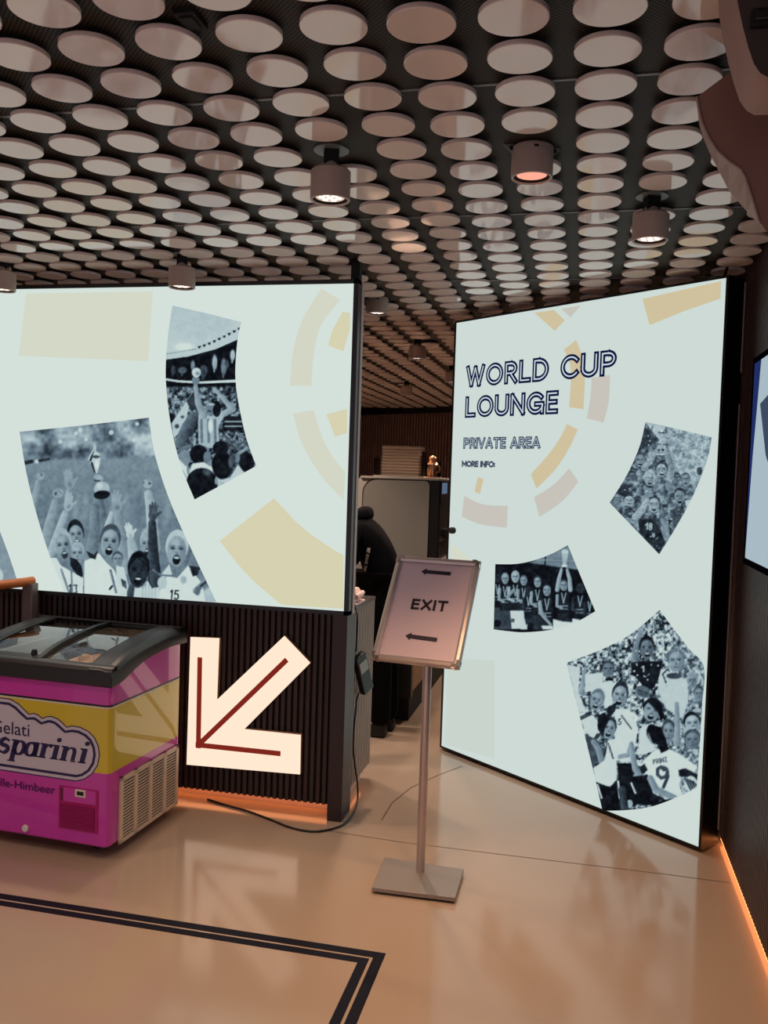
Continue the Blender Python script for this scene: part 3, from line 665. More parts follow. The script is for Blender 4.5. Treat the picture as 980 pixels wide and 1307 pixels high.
rbox(b, -e, LR+e, ZB-.01, ZB, -TH, .003, 'frame'); rbox(b, -e, LR+e, ZT, ZT+.01, -TH, .003, 'frame')
rbox(b, -e, 0, ZB, ZT, -TH, .003, 'frame'); rbox(b, LR, LR+e, ZB, ZT, -TH, .003, 'frame'); rbox(b, 0, LR, ZB, ZT, -TH, -TH+.02, 'frame')
b.build('frame', rb, smooth=0)
b = MB(); rbox(b, LR+e, LR+e+.003, ZB+.05, 1.85, -TH, -TH+.008, 'trimgrey'); rbox(b, LR+e, LR+e+.003, 1.98, ZT, -TH, -TH+.008, 'trimgrey'); b.build('edge_trim', rb, smooth=0)
b = MB(); q = RBP(-.004, 0, 0)
b.lathe([(.018, 0), (.018, .02), (.013, .03)], onplane(579, 677, PR+NRr*.004, NRr), 'blackmatt', 16, tuple(NRr)); b.build('lock_knob', rb)
b = MB(); e0 = RBP(LR-.05, ZT+.01, -.06)
b.tube([e0, e0+np.array([.02, .0, .08])], .006, 'black'); b.box(e0[0]-.03, e0[0]+.03, e0[1]-.02, e0[1]+.02, ZT+.008, ZT+.02, 'black'); b.build('ceiling_bracket', rb)
b = MB(); rbox(b, 0, LR, ZB, ZT, -.06, 0, 'panel_right')
def k1(l): return [(570+x/2.722, 350+y/2.722) for x, y in l]
def k7(l): return [(560+x/2.333, 350+y/2.333) for x, y in l]
patch(b, k1([(305, 134), (372, 124), (410, 160), (375, 197)]), 'gold', PLR, .001)
patch(b, k1([(398, 120), (466, 108), (430, 150)]), 'pink', PLR, .001)
patch(b, k1([(680, 86), (953, 24), (951, 85), (825, 128), (705, 177)]), 'gold', PLR, .001)
fan(b, k1([(450, 228), (468, 280), (480, 350), (475, 469)]), k1([(407, 262), (424, 300), (432, 350), (425, 462)]), 'gold', PLR, .001)
fan(b, k1([(567, 350), (563, 440), (545, 516)]), k1([(503, 360), (500, 420), (487, 500)]), 'pink', PLR, .001)
fan(b, k1([(455, 540), (425, 605), (380, 675), (312, 745)]), k1([(418, 520), (390, 575), (350, 630), (292, 695)]), 'gold', PLR, .001)
fan(b, k1([(458, 720), (400, 790), (322, 843)]), k1([(425, 675), (370, 732), (303, 775)]), 'pink', PLR, .001)
patch(b, k1([(108, 705), (128, 712), (115, 764), (97, 755)]), 'gold', PLR, .001)
fan(b, k7([(75, 660), (130, 685), (205, 690)]), k7([(68, 722), (125, 745), (202, 755)]), 'pink', PLR, .001)
patch(b, [(576, 693), (603, 715), (575, 716)], 'gold_pale', PLR, .001)
patch(b, [(571, 840), (631, 843), (631, 968), (567, 950)], 'faint', PLR, .001)  # slightly darker flat quad at the panel's lower left
b.build('light_panel', rb, smooth=0)
def uz(x, y):
    q = onplane(x, y, PR, NRr); return LR-(q-PR) @ DR, q[2]
def rtext(name, lines, label):
    b = MB()
    for (txt, tl, bl, right, sw, m, inline, gap) in lines:
        u0, zt = uz(*tl); _, zb = uz(*bl); u1, _ = uz(*right); u0 = uz(*bl)[0] if abs(bl[0]-tl[0]) < 3 else u0
        lettering(b, txt, lambda u, v, o: RBP(u0+u, zb+v, o), u1-u0, zt-zb, sw, m, inline, gap)
        if inline is None and sw > .015: lettering(b, txt, lambda u, v, o: RBP(u0+.0065+u, zb+.0065+v, o+.0012), u1-u0-.013, zt-zb-.013, .003, 'inline', None, gap)
    plabel(b.build(name, rb, smooth=0), label)
rtext('headline_lettering', [('WORLD CUP', (594.3, 466.8), (594.3, 495), (787.5, 455), .0285, 'navy', 'inline', .31), ('LOUNGE', (593.8, 506), (593.3, 533.5), (713, 510), .0285, 'navy', 'inline', .31)], 'navy outlined words WORLD CUP LOUNGE')
rtext('subtitle_lettering', [('PRIVATE AREA', (591.1, 558.5), (591.1, 573), (690, 565), .0165, 'navy2', None, .28)], 'grey words PRIVATE AREA')
rtext('info_lettering', [('MORE INFO:', (589.4, 588), (589.4, 596), (632, 590), .0095, 'navy2', None, .24)], 'small grey words MORE INFO:')

# photo 4: rain of confetti, cup held up
p = Photo([(823.6, 538.7), (866, 548), (908.3, 558.2)], [(778, 641.7), (808, 673), (841.2, 707.6)], [(823.6, 538.7), (816, 570), (800.5, 605), (778, 641.7)], [(908.3, 558.2), (902, 588), (883, 635.6), (863, 672), (841.2, 707.6)], 1.0, .2)
q6 = lambda *l: [(770+x/6.533, 530+y/6.533) for x, y in l]
p.crowd(5, .08, .62, 31, None, 1.8); m_ = np.clip((p.X-848)/8, 0, 1)*np.clip((625-p.Y)/15, 0, 1); p.crowd(4, .38, .8, 37, m_, 1.6)
p.poly(q6((340, 90), (450, 215), (300, 300), (280, 280)), .16, 3); p.poly(q6((345, 55), (520, 95), (470, 210)), .72)
p.limb(q6((410, 90), (395, 140)), .7, .3); p.ell(*q6((490, 155))[0], 5, 5.5, .6); p.ell(*q6((490, 145))[0], 5, 1, .25); p.ell(*q6((485, 130))[0], 2, 1.6, .9)
p.poly(q6((465, 190), (515, 190), (525, 310), (445, 310)), .66); p.ell(*q6((462, 292))[0], 1.6, 1.8, .1); p.ell(*q6((495, 290))[0], 1.6, 1.8, .1); p.limb(q6((455, 240), (525, 245)), .8, .3); p.limb(q6((450, 325), (520, 325)), .9, .85)
p.limb(q6((340, 440), (390, 380), (440, 300)), [4, 3.4, 3], .55); p.limb(q6((575, 500), (555, 420), (530, 310)), [5.5, 4.5, 3], .5)
for (x, y, w, h, sk, hr, mo) in ((305, 375, 80, 105, .5, .2, 1), (240, 510, 60, 80, .35, .1, 0), (485, 455, 95, 120, .55, .12, .7), (385, 530, 90, 115, .58, .7, 1), (685, 535, 70, 95, .5, .3, .8), (635, 680, 95, 125, .5, .08, 1.2), (115, 690, 60, 80, .5, .15, 0), (215, 710, 90, 85, .62, .1, .6), (420, 745, 95, 130, .58, .12, 1.1), (615, 520, 50, 70, .35, .1, 0), (800, 470, 40, 60, .2, .1, 0)):
    x_, y_ = q6((x, y))[0]; p.face(x_, y_, w/6.533, h/6.533, sk, hr, 0, mo)
p.poly(q6((330, 590), (400, 610), (420, 680), (350, 690)), .5); p.poly(q6((520, 540), (600, 600), (590, 650), (510, 620)), .45); p.ell(*q6((170, 640))[0], 8, 6, .1)
p.limb(q6((270, 850), (330, 780), (365, 710)), [5, 4.5, 3], .6); p.limb(q6((200, 870), (290, 900)), 3, .5); p.poly(q6((290, 870), (400, 860), (470, 930), (520, 1050), (465, 1150), (300, 980)), .05, 2)
p.text('18', q6((355, 950))[0][0], q6((355, 950))[0][1], q6((400, 955))[0][0], q6((400, 955))[0][1], 8, 1.4, .8); p.ell(*q6((418, 1000))[0], 2, 3, .6)
p.poly(q6((480, 890), (540, 890), (550, 1010), (520, 1060), (490, 1000)), .5); p.poly(q6((560, 790), (620, 760), (680, 800), (620, 950), (570, 940)), .25, 2); p.poly(q6((680, 710), (740, 700), (700, 800)), .75)
p.crowd(2.2, .05, .6, 41, np.full(p.X.shape, .2), 2.2); p.confetti(170, (778, 538, 905, 706), .8, .85, 5)
p.t = p.t*1.18+.03
p.build('photo_print', rb, PLR, 'black-and-white photo of a team in confetti holding up a cup', .002)

# photo 5: medal line
p = Photo([(632, 720), (658, 719.8), (681, 715.3), (704, 706.8), (724.5, 695.8)], [(630, 803.3), (648, 805.6), (671, 807), (706, 803.3), (735, 794), (759.6, 780.3)], [(632, 720), (630, 803.3)], [(724.5, 695.8), (742, 738), (759.6, 780.3)], 1.0, .03)
q7 = lambda *l: [(620+x/6.533, 690+y/6.533) for x, y in l]
p.poly(q7((360, 185), (690, 30), (780, 245), (600, 220)), .5, 2); p.limb(q7((498, 130), (492, 200)), .8, .06); p.limb(q7((430, 160), (760, 170)), .6, .62)
def fig(x, y, w, h, skin, hair, shirt, short, foot, arm=None):
    x_, y_ = q7((x, y))[0]; s = 1/6.533
    p.poly(q7((x-w*.75, y+h*.75), (x+w*.65, y+h*.7), (x+w*.85, y+h*1.5), (x+w*.7, y+h*3.2), (x-w*.75, y+h*3.2), (x-w*.95, y+h*1.6)), shirt, 1.5)
    p.poly(q7((x-w*.7, y+h*3.1), (x+w*.7, y+h*3.1), (x+w*.85, foot), (x-w*.5, foot)), short, 1.5)
    for sg in (-.25, .3): p.limb(q7((x+sg*w, y+h*.75), (x, y+h*1.7)), .7, .62)
    p.limb(q7((x-w*.5, y+h*2.0), (x+w*.5, y+h*2.0)), .7, .6); p.limb(q7((x-w*.5, y+h*2.3), (x+w*.5, y+h*2.3)), .6, .55)
    p.limb(q7((x-w*.85, y+h*1.0), (x-w*.9, y+h*2.0), (x-w*.2, y+h*2.2)), [2, 1.8, 1.5], skin)
    p.face(x_, y_, w*s, h*s, skin, hair, 0, 0)
fig(98, 310, 50, 80, .18, .05, .06, .3, 740); fig(160, 320, 55, 85, .62, .6, .1, .28, 740); fig(245, 305, 62, 90, .68, .66, .1, .93, 735); fig(315, 335, 55, 80, .6, .4, .12, .9, 740)
fig(355, 415, 45, 75, .2, .05, .08, .2, 700); fig(430, 345, 58, 90, .62, .15, .1, .2, 740); fig(508, 415, 66, 95, .6, .15, .12, .93, 740)
p.limb(q7((450, 520), (470, 620), (540, 700)), [2.2, 2, 1.6], .62); p.limb(q7((180, 470), (235, 410)), 2, .6)
fig(648, 375, 62, 85, .62, .3, .12, .12, 690); p.limb(q7((595, 410), (610, 320), (632, 235)), [2.8, 2.6, 1.8], .66); p.limb(q7((705, 410), (698, 320), (675, 235)), [2.8, 2.6, 1.8], .66)
p.poly(q7((630, 90), (690, 90), (670, 200), (675, 230), (635, 230), (640, 190)), .72); p.ell(*q7((660, 92))[0], 4.2, 3, .85); p.ell(*q7((655, 212))[0], 3.6, 1.8, .96); p.ell(*q7((655, 230))[0], 3.2, 1.6, .12)
fig(785, 395, 66, 90, .22, .06, .1, .1, 660); fig(865, 450, 46, 80, .15, .04, .07, .07, 620)
p.poly(q7((560, 655), (640, 675), (720, 680), (720, 650), (780, 660), (780, 760), (560, 760)), .97, 1.5)
p.text('18', q7((208, 675))[0][0], q7((208, 675))[0][1], q7((232, 682))[0][0], q7((232, 682))[0][1], 4, 1, .1)
p.ell(*q7((95, 690))[0], 5, 5, .06); p.ell(*q7((370, 720))[0], 4, 6, .05)
p.build('photo_print', rb, PLR, 'black-and-white photo of players lined up, one holding a trophy overhead', .002)

# photo 6: players seen from close by, one with a nine on her back
p = Photo([(723, 845.8), (767.6, 829), (805.5, 809), (841.9, 778.4)], [(768.7, 1034.8), (799, 1034), (833, 1029), (869, 1015.5), (889, 1006)], [(723, 845.8), (738, 907), (755, 975), (768.7, 1034.8)], [(841.9, 778.4), (862, 806), (880, 829), (898.2, 851.5), (896, 900), (893, 950), (889, 1006)], 1.15, .5)
q8 = lambda *l: [(715+x/4.75, 770+y/4.75) for x, y in l]
p.crowd(3.6, .03, 1.0, 51, None, 2.3); p.crowd(3.0, .25, 1.0, 57, np.clip((p.X-860)/10, 0, 1)*.4, 1.6)
def jersey(pts, tone=.93): p.poly(q8(*pts), tone, 1.4)
jersey([(40, 370), (120, 390), (110, 540), (160, 660), (110, 660)], .9); p.limb(q8((125, 540), (150, 400)), [3.4, 2.6], .6)
jersey([(150, 430), (260, 420), (250, 520), (150, 540)], .9); jersey([(240, 480), (320, 470), (330, 600), (270, 640)], .92)
jersey([(600, 400), (690, 420), (770, 470), (775, 600), (740, 700), (640, 640), (590, 520)], .86); p.ell(*q8((690, 440))[0], 10, 4, .3); p.limb(q8((640, 480), (620, 430), (650, 400)), .9, .15)
p.limb(q8((450, 340), (460, 260), (490, 180)), [4.5, 3.6, 3], .5); p.hand(*q8((485, 185))[0], 5, 10, .6)
p.poly(q8((430, 360), (500, 350), (620, 350), (600, 440), (560, 530), (500, 500), (430, 420)), .07, 1.5); p.text('1', *q8((495, 415))[0], *q8((505, 415))[0], 7, 1.4, .85)
faces = [(525, 275, 85, 130, .45, .1, .6, 0), (700, 350, 95, 130, .6, .45, 0, 0), (290, 400, 70, 90, .5, .3, 0, 0), (220, 590, 80, 120, .6, .45, .8, 15), (360, 560, 90, 140, .63, .2, 1, 10), (500, 540, 90, 60, .4, .4, 0, 20), (555, 650, 105, 130, .62, .06, 1.1, 15), (800, 730, 95, 120, .7, .1, .6, -5), (655, 780, 70, 130, .55, .3, 0, 0), (800, 830, 90, 110, .5, .3, 0, 0), (840, 550, 60, 80, .55, .3, 0, 0), (800, 470, 60, 90, .55, .6, 0, 0)]
for (x, y, w, h, sk, hr, mo, an) in faces: p.face(*q8((x, y))[0], w/4.75, h/4.75, sk, hr, an, mo)
p.poly(q8((520, 590), (560, 580), (600, 600), (630, 680), (610, 720), (590, 660)), .06)
p.limb(q8((705, 850), (710, 740), (705, 610)), [4.2, 3.6, 2.8], .6)
jersey([(110, 660), (200, 680), (260, 760), (230, 840), (150, 780)], .92)
for k in range(3): p.limb(q8((120, 690+k*9), (190, 655+k*9)), .7, .1, .9, 0)
jersey([(330, 640), (420, 640), (470, 760), (440, 960), (360, 960), (330, 850)], .94); p.limb(q8((370, 680), (430, 760)), .9, .15); p.text('5', *q8((352, 735))[0], *q8((367, 735))[0], 7, 1.3, .1)
p.poly(q8((280, 640), (340, 600), (335, 650), (290, 700)), .08); jersey([(480, 760), (560, 720), (600, 800), (560, 900), (470, 920)], .9)
p.face(*q8((295, 760))[0], 80/4.75, 120/4.75, .6, .2, 12, 1); p.poly(q8((225, 680), (270, 660), (300, 700), (270, 760), (260, 820), (225, 760)), .07)
for k in range(3): p.limb(q8((205+k*10, 820), (225+k*10, 790)), .8, .08, .9, 0)
p.poly(q8((145, 790), (230, 830), (270, 900), (240, 960), (190, 980)), .32); p.limb(q8((250, 950), (230, 880), (200, 840)), [4, 4, 3], .55)
jersey([(200, 1000), (270, 950), (290, 830), (340, 820), (390, 860), (340, 960), (340, 1070), (300, 1110), (210, 1090)], .95); p.limb(q8((290, 850), (320, 940)), 1.2, .35)
p.limb(q8((360, 930), (410, 920), (430, 850)), [3, 3, 2.6], .6); p.limb(q8((430, 860), (450, 990), (480, 1050)), [3.4, 4, 4], .6)
p.poly(q8((210, 1080), (300, 1115), (350, 1070), (360, 1260), (240, 1262)), .04, 1.3); p.poly(q8((345, 970), (430, 970), (450, 1100), (460, 1230), (360, 1250), (350, 1080)), .05, 1.3); p.poly(q8((440, 1050), (530, 1040), (560, 1150), (620, 1180), (560, 1225), (450, 1220)), .05, 1.3)
for a, c in (((225, 1100), (250, 1180)), ((350, 1080), (360, 1180)), ((430, 1090), (455, 1150))): p.limb(q8(a, c), 1.1, .9)
p.ell(*q8((420, 1215))[0], 4, 5, .7); p.limb(q8((375, 1130), (390, 1240)), 5, .25)
jersey([(500, 960), (560, 900), (610, 880), (680, 890), (730, 920), (830, 990), (830, 1040), (740, 1000), (720, 1100), (740, 1160), (640, 1200), (545, 1060), (500, 1000)], .97)
p.poly(q8((480, 1000), (510, 970), (530, 1010), (500, 1040)), .1); p.limb(q8((545, 1060), (580, 1130), (690, 1180)), [4, 4.5, 4], .58); p.limb(q8((830, 1020), (850, 1035)), 3.4, .6)
p.face(*q8((560, 800))[0], 62/4.75, 110/4.75, .58, .05, -10, 0); p.poly(q8((525, 760), (560, 735), (610, 750), (640, 820), (655, 890), (610, 910), (590, 860), (560, 850)), .05)
p.text('PRINZ', *q8((566, 975))[0], *q8((648, 958))[0], 5.5, 1.1, .2); p.limb([(715+x/4.75, 770+y/4.75) for x, y in ((628, 1010), (610, 992), (590, 1005), (590, 1040), (612, 1060), (640, 1050), (650, 1020), (635, 998), (610, 992), (645, 1005), (652, 1050), (625, 1115))], 2.2, .28, 1, 0)
p.poly(q8((715, 1010), (760, 1000), (840, 1040), (840, 1060), (720, 1050)), .1); p.ell(*q8((790, 1095))[0], 8, 10, .9)
for k in range(4): p.limb(q8((755+k*16, 1060+k*6), (790+k*12, 1130-k*8)), 1.1, .15, .9, 0)
p.poly(q8((640, 1200), (740, 1160), (860, 1110), (860, 1160), (640, 1230)), .96, 1.5); p.poly(q8((550, 1225), (620, 1190), (690, 1185), (700, 1195), (560, 1235)), .06)
p.confetti(120, (740, 790, 895, 900), 1.2, .95, 9)
p.build('photo_print', rb, PLR, 'black-and-white photo of celebrating players, the nearest with a number nine on the back', .002)

# ------------------------------------------------------------------ glowing arrow
YA = 3.632
ar = thing('arrow_sign', 'large glowing white arrow sign with red inner lines on the slatted wall beside the freezer', 'sign', (-1.4, YA+0.055, 0.5))
AP = [(243, 813), (280, 814.5), (277, 893), (363, 811.5), (396, 846), (312, 930.5), (384, 938), (383, 988.5), (238, 976)]
fr_ = [aty(x, y, YA) for x, y in AP]; bk = [q+np.array([0, YW-0.001-YA, 0]) for q in fr_]
b = MB(); b.prism([q+np.array([0, .004, 0]) for q in fr_], bk, 'arrow_side'); b.build('arrow_case', ar, smooth=0)
b = MB(); b.poly(fr_, 'arrow')
def rline(a, c, w):
    a, c = [aty(*q, YA-.0015) for q in (a, c)]; t = (c-a)/np.linalg.norm(c-a); n = np.array([-t[2], 0, t[0]])*w/2
    b.poly([a+n, a-n, c-n, c+n], 'arrow_red')
rline((255, 839), (253, 955), .023); rline((366, 842), (254, 950), .023); rline((249.5, 950.5), (358, 962), .023)
b.build('arrow_face', ar, smooth=0)

# ------------------------------------------------------------------ downlights
def spot_light(parent, loc, energy, size=110, color=(1.0, .70, .50)):
    l = bpy.data.lights.new('lamp_light', 'SPOT'); l.energy = energy; l.spot_size = math.radians(size); l.spot_blend = 1.0; l.color = color; l.shadow_soft_size = 0.04
    o = bpy.data.objects.new('lamp_light', l); COL.objects.link(o); o.parent = parent; o.location = loc; return o
LAB = ['taupe cylinder downlight hanging between the two light boxes, nearest the middle of the ceiling', 'taupe flush-mounted downlight with a pink lens, above the right light box lettering', 'taupe cylinder downlight hanging in front of the right light box near its top right corner',
       'taupe cylinder downlight hanging in front of the left light box top edge', 'taupe cylinder downlight cut by the left edge of the picture', 'flush downlight just past the right end of the left light box', 'cylinder downlight over the bar, the nearer one with a forked bracket',
       'downlight over the bar half hidden by the left edge of the right light box', 'small tilted downlight deepest in the bar, near the back wall']
def lamp(x, y, kind, label, tilt=0.0, pink=False):
    t = thing('ceiling_lamp', label, 'ceiling lamp', (x, y, ZC), 0.35)
    R = .0565
    if kind == 'hang':
        b = MB(); b.lathe([(.05, -.004), (.05, 0)], (0, 0, 0), 'grey_plate', 32); b.build('mount_plate', t, world=False)
        b = MB(); b.box(-.021, .021, -.021, .021, -.052, -.002, 'blackmatt'); b.build('mount_stem', t, world=False, smooth=0)
        b = MB(); b.lathe([(.034, -.06), (.027, -.046), (.02, -.036)], (0, 0, 0), 'lampbody', 28); b.build('knuckle', t, world=False)
        zt, zb = -.056, -.142
    else:
        b = MB()
        for s in (-1, 1):
            b.prism([(s*.05, .0, -.001), (s*.082, 0, -.001), (s*.05, .0, -.03)], [(s*.05, .004, -.001), (s*.082, .004, -.001), (s*.05, .004, -.03)], 'grey_plate')
            b.lathe([(.006, 0), (.006, .002)], (s*.06, -.002, -.011), 'blackmatt', 12, (0, -1, 0))
        b.build('mount_ears', t, world=False, smooth=0); zt, zb = -.002, -.088
    b = MB(); b.lathe([(.02, zt), (R-.006, zt), (R, zt-.006), (R, zb+.002), (R-.002, zb), (R-.006, zb), (R-.008, zb+.012)], (0, 0, 0), 'lampbody', 48, capt=False)
    if kind == 'box': b.box(-.012, .0, -R-.001, -R+.004, zt-.02, zt-.014, 'blackmatt')
    b.build('lamp_housing', t, world=False)
    b = MB(); b.lathe([(R-.007, zb+.004), (.04, zb+.012)], (0, 0, 0), 'blackmatt', 48, capb=False, capt=False); b.build('bezel', t, world=False)
    b = MB(); b.lathe([(.041, zb+.009), (.041, zb+.02)], (0, 0, 0), 'lens_pink' if pink else 'lens', 40)
    if not pink:
        for k in range(7):
            a = k*2*PI/6; r = 0 if k == 6 else .024
            b.lathe([(.009, zb+.007), (.009, zb+.012)], (r*math.cos(a), r*math.sin(a), 0), 'lens_dot', 14)
    b.build('lens', t, world=False)
    spot_light(t, (0, 0, zb-.012), SPOT_W*(1.5 if y < 3.2 else 1.0 if y < 4 else 2.6), 80 if y < 3.2 else 110, (1.0, .60, .34) if y < 3.2 else (1.0, .74, .57))
    if tilt: t.rotation_euler = (0, tilt, .35)
    return t
for k, ((x, y, kd), lb_) in enumerate(zip(lamp_pos, LAB)): lamp(x, y, kd, lb_, pink=(k == 1))
for (x, y) in ((-1.9, 5.0), (-2.6, 6.2), (-2.4, 7.6), (-.35, 6.4), (-1.2, 9.3), (-2.6, 9.6), (.1, 8.2)): spot_light(None, (x, y, 2.28), 95, 140, (1.0, .76, .6)).name = 'bar_fill_light'  # unseen fill lights added to brighten the bar, no lamps modelled
# downlights of the same hall nearer to and behind the viewer (outside the frame), as bare lights at ceiling height
for (x, y) in ((-0.75, 0.3), (-1.7, 1.0), (-2.7, 1.9), (-0.2, -0.9), (-1.9, -0.9), (-3.4, 0.4), (-2.9, -1.2)):
    l = spot_light(None, (x, y, 2.28), SPOT_W*1.5, 120, (1.0, .74, .58))
    l.name = 'hall_downlight_light'

# ------------------------------------------------------------------ ice cream freezer
FW, FD = 0.70, 0.545
TF = math.radians(-2.95); EX = np.array([math.cos(TF), math.sin(TF), 0]); EY = np.array([-math.sin(TF), math.cos(TF), 0])
FC = np.array([-1.713, 2.985, 0.0]); FO = FC-EX*FW
fz = thing('ice_cream_freezer', 'pink and yellow ice cream chest freezer with glass lids before the slatted wall', 'freezer', tuple(FO), TF)
def FP(x, y, off=0.0):      # point of the front face, in the freezer's own frame
    q = onplane(x, y, FC-EY*off, EY)-FO; return (q @ EX, -off, q[2])
def SP(x, y, off=0.0):      # point of the right side face
    q = onplane(x, y, FC+EX*off, EX)-FO; return (FW+off, q @ EY, q[2])
def ip(t, xs, ys): return float(np.interp(t, xs, ys))
yy = [-.02, 0, .02, .044, .08, .14, .2, .3, .4, .5, .56]
def ztop(y): return ip(y, yy, [.742, .75, .758, .766, .779, .794, .803, .816, .824, .825, .818])
def zedge(y): return ip(y, [-.02, 0, .05, .1, .19, .29, .39, .5, .56], [.722, .728, .75, .766, .782, .792, .80, .80, .792])
def zlow(y): return ip(y, [-.02, .0, .03, .07, .127, .222, .32, .42, .56], [.68, .681, .684, .692, .714, .741, .752, .758, .75])
ZY0, ZY1 = .342, .592
def round_rect(z, r=.022, n=5, x0=0, x1=FW, y0=0, y1=FD):
    pts = []
    for (cx, cy, a) in ((x1-r, y0+r, -90), (x1-r, y1-r, 0), (x0+r, y1-r, 90), (x0+r, y0+r, 180)):
        for k in range(n+1): q = math.radians(a+90*k/n); pts.append((cx+r*math.cos(q), cy+r*math.sin(q), z))
        if a in (-90, 90):
            for f in np.linspace(0, 1, 14)[1:-1]: pts.append((pts[-1][0] if False else (x1 if a == -90 else x0), (y0+r)*(1-f)+(y1-r)*f if a == -90 else (y1-r)*(1-f)+(y0+r)*f, z))
    return pts
b = MB(); n = len(round_rect(0))
levels = [(.052, None), (.06, 'magenta'), (ZY0, 'magenta'), (ZY1, 'yellow'), (ZY1+.006, 'white_line'), (ZY1+.014, 'black'), ('top', 'magenta')]
rings = []
for z, m in levels:
    if z == .052: rings.append(round_rect(z, .02, 5, .008, FW-.008, .008, FD-.008))
    elif z == 'top': rings.append([(p[0], p[1], zlow(p[1])+.004) for p in round_rect(0)])
    else: rings.append(round_rect(z))
for k in range(1, len(rings)): b.prism(rings[k-1], rings[k], levels[k][1], None, False)
b.poly(rings[0], 'magenta_dark')
b.build('body', fz, world=False, smooth=30)
# rim
b = MB(); ys = [-.018, -.012, 0, .015, .03, .055, .08, .11, .15, .2, .25, .3, .35, .4, .45, .49, .52, .545, .56]
def rail(xo, xi, sg):
    P = []
    for y in ys: zt, zl = ztop(y), zlow(y); ze = zedge(y); P.append([(xo, y, zl), (xo, y, ze-.005), (xo+sg*.003, y, ze), (xo+sg*.018, y, ze+(zt-ze)*.6), (xo+sg*.04, y, zt-.001), (xo+sg*.055, y, zt), (xi, y, zt), (xi, y, zt-.03)])
    b.grid(P, 'rim'); b.poly(P[0], 'rim'); b.poly(P[-1], 'rim')
rail(-.016, .085, 1); rail(FW+.016, FW-.085, -1)
def cross(ya, prof):
    P = []
    for x in np.linspace(-.014, FW+.014, 12): P.append([(x, y, z) for y, z in prof])
    b.grid(P, 'rim')
cross(0, [(-.014, .678), (-.02, .684), (-.02, .732), (-.014, .744), (.0, .752), (.014, .757), (.02, .757), (.02, .73)])
cross(0, [(.50, .80), (.50, .825), (.53, .823), (.555, .816), (.561, .805), (.561, .75)])
b.grid([[(-.01, .0, .686), (-.01, .03, .70)], [(FW+.01, .0, .686), (FW+.01, .03, .70)]], 'rim')
b.build('rim', fz, world=False, smooth=40)
b = MB()     # liner
x0, x1, y0, y1, zb = .07, FW-.07, .018, .505, .42
b.grid([[(x0, y0, .745), (x1, y0, .745)], [(x0, y0, zb), (x1, y0, zb)]], 'liner'); b.grid([[(x0, y1, .81), (x1, y1, .81)], [(x0, y1, zb), (x1, y1, zb)]], 'liner')
b.grid([[(x0, y0, zb), (x1, y0, zb)], [(x0, y1, zb), (x1, y1, zb)]], 'liner')
for x in (x0, x1): b.poly([(x, y0, zb), (x, y1, zb), (x, y1, .81), (x, .25, .795), (x, y0, .74)], 'liner')
b.build('inner_liner', fz, world=False, smooth=0)
def lid(name, xa, xb, dz, label):
    yl = [.018, .03, .05, .07, .11, .15, .2, .25, .3, .35, .4, .45, .505]
    b = MB(); b.grid([[(x, y, ztop(y)+dz) for y in yl] for x in np.linspace(xa, xb, 5)], 'lid_glass'); g = b.build(name, fz, world=False); plabel(g, label)
    b = MB()
    for x in (xa, xb-.022): b.prism([(x, y, ztop(y)+dz+.004) for y in yl]+[(x, y, ztop(y)+dz-.006) for y in yl[::-1]], [(x+.022, y, ztop(y)+dz+.004) for y in yl]+[(x+.022, y, ztop(y)+dz-.006) for y in yl[::-1]], 'black')
    for ya in (.018, .483):
        b.grid([[(xa, ya, ztop(ya)+dz+.005), (xa, ya+.02, ztop(ya+.02)+dz+.005)], [(xb, ya, ztop(ya)+dz+.005), (xb, ya+.02, ztop(ya+.02)+dz+.005)]], 'black')
    b.build('lid_frame', g, world=False, smooth=20)
    return g
xm = FW-.335
g = lid('glass_lid', .088, xm+.012, -.004, 'left sliding curved glass lid')
b = MB(); b.lathe([(.012, 0), (.012, .012), (.008, .02)], (xm-.035, .04, ztop(.04)-.002), 'black', 16); b.build('lid_lock', g, world=False)
lid('glass_lid', xm-.012, FW-.088, -.016, 'right sliding curved glass lid')
# front graphics
b = MB()
cl = [(-60, 985), (-95, 960), (-95, 925), (-80, 912), (-55, 908), (-50, 903), (-38, 898), (-28, 900)]
def lobes(): # outline of the cloud badge in photo coordinates
    P = [(-120, 975), (-118, 940), (-105, 918), (-86, 905), (-70, 903), (-56, 895), (-44, 893), (-36, 895), (-28, 890), (-10, 889.5), (4, 890.5), (14, 892), (24, 898), (31, 905), (37, 911), (43, 910), (49, 912), (54, 916.5), (60, 914), (66, 914), (74, 917), (80, 922), (85, 927.5), (92, 926), (102, 927.5), (113, 933), (121, 941), (126, 952), (127.5, 964), (125, 977), (118, 988), (108, 995), (97, 997.5), (60, 992), (20, 986), (-60, 974), (-110, 979)]
    return P
def shrink(P, d):
    P = [np.array(p, float) for p in P]; out = []
    for i, p in enumerate(P):
        a, c = P[i-1], P[(i+1) % len(P)]; t = (c-a)/np.linalg.norm(c-a); out.append(p+np.array([-t[1], t[0]])*d)
    return out
def clampx(v): return (max(v[0], .012), v[1], v[2])
O = lobes()
for d, off, m in ((0, .0008, 'logo_navy'), (1.4, .0012, 'logo_white'), (5.2, .0016, 'logo_navy'), (8.6, .002, 'logo_white')):
    Q = [clampx(FP(x, y, off)) for x, y in shrink(O, d)]
    bm_pts = Q; b.poly(bm_pts, m)
lg = b.build('cloud_badge', fz, world=False, smooth=0)
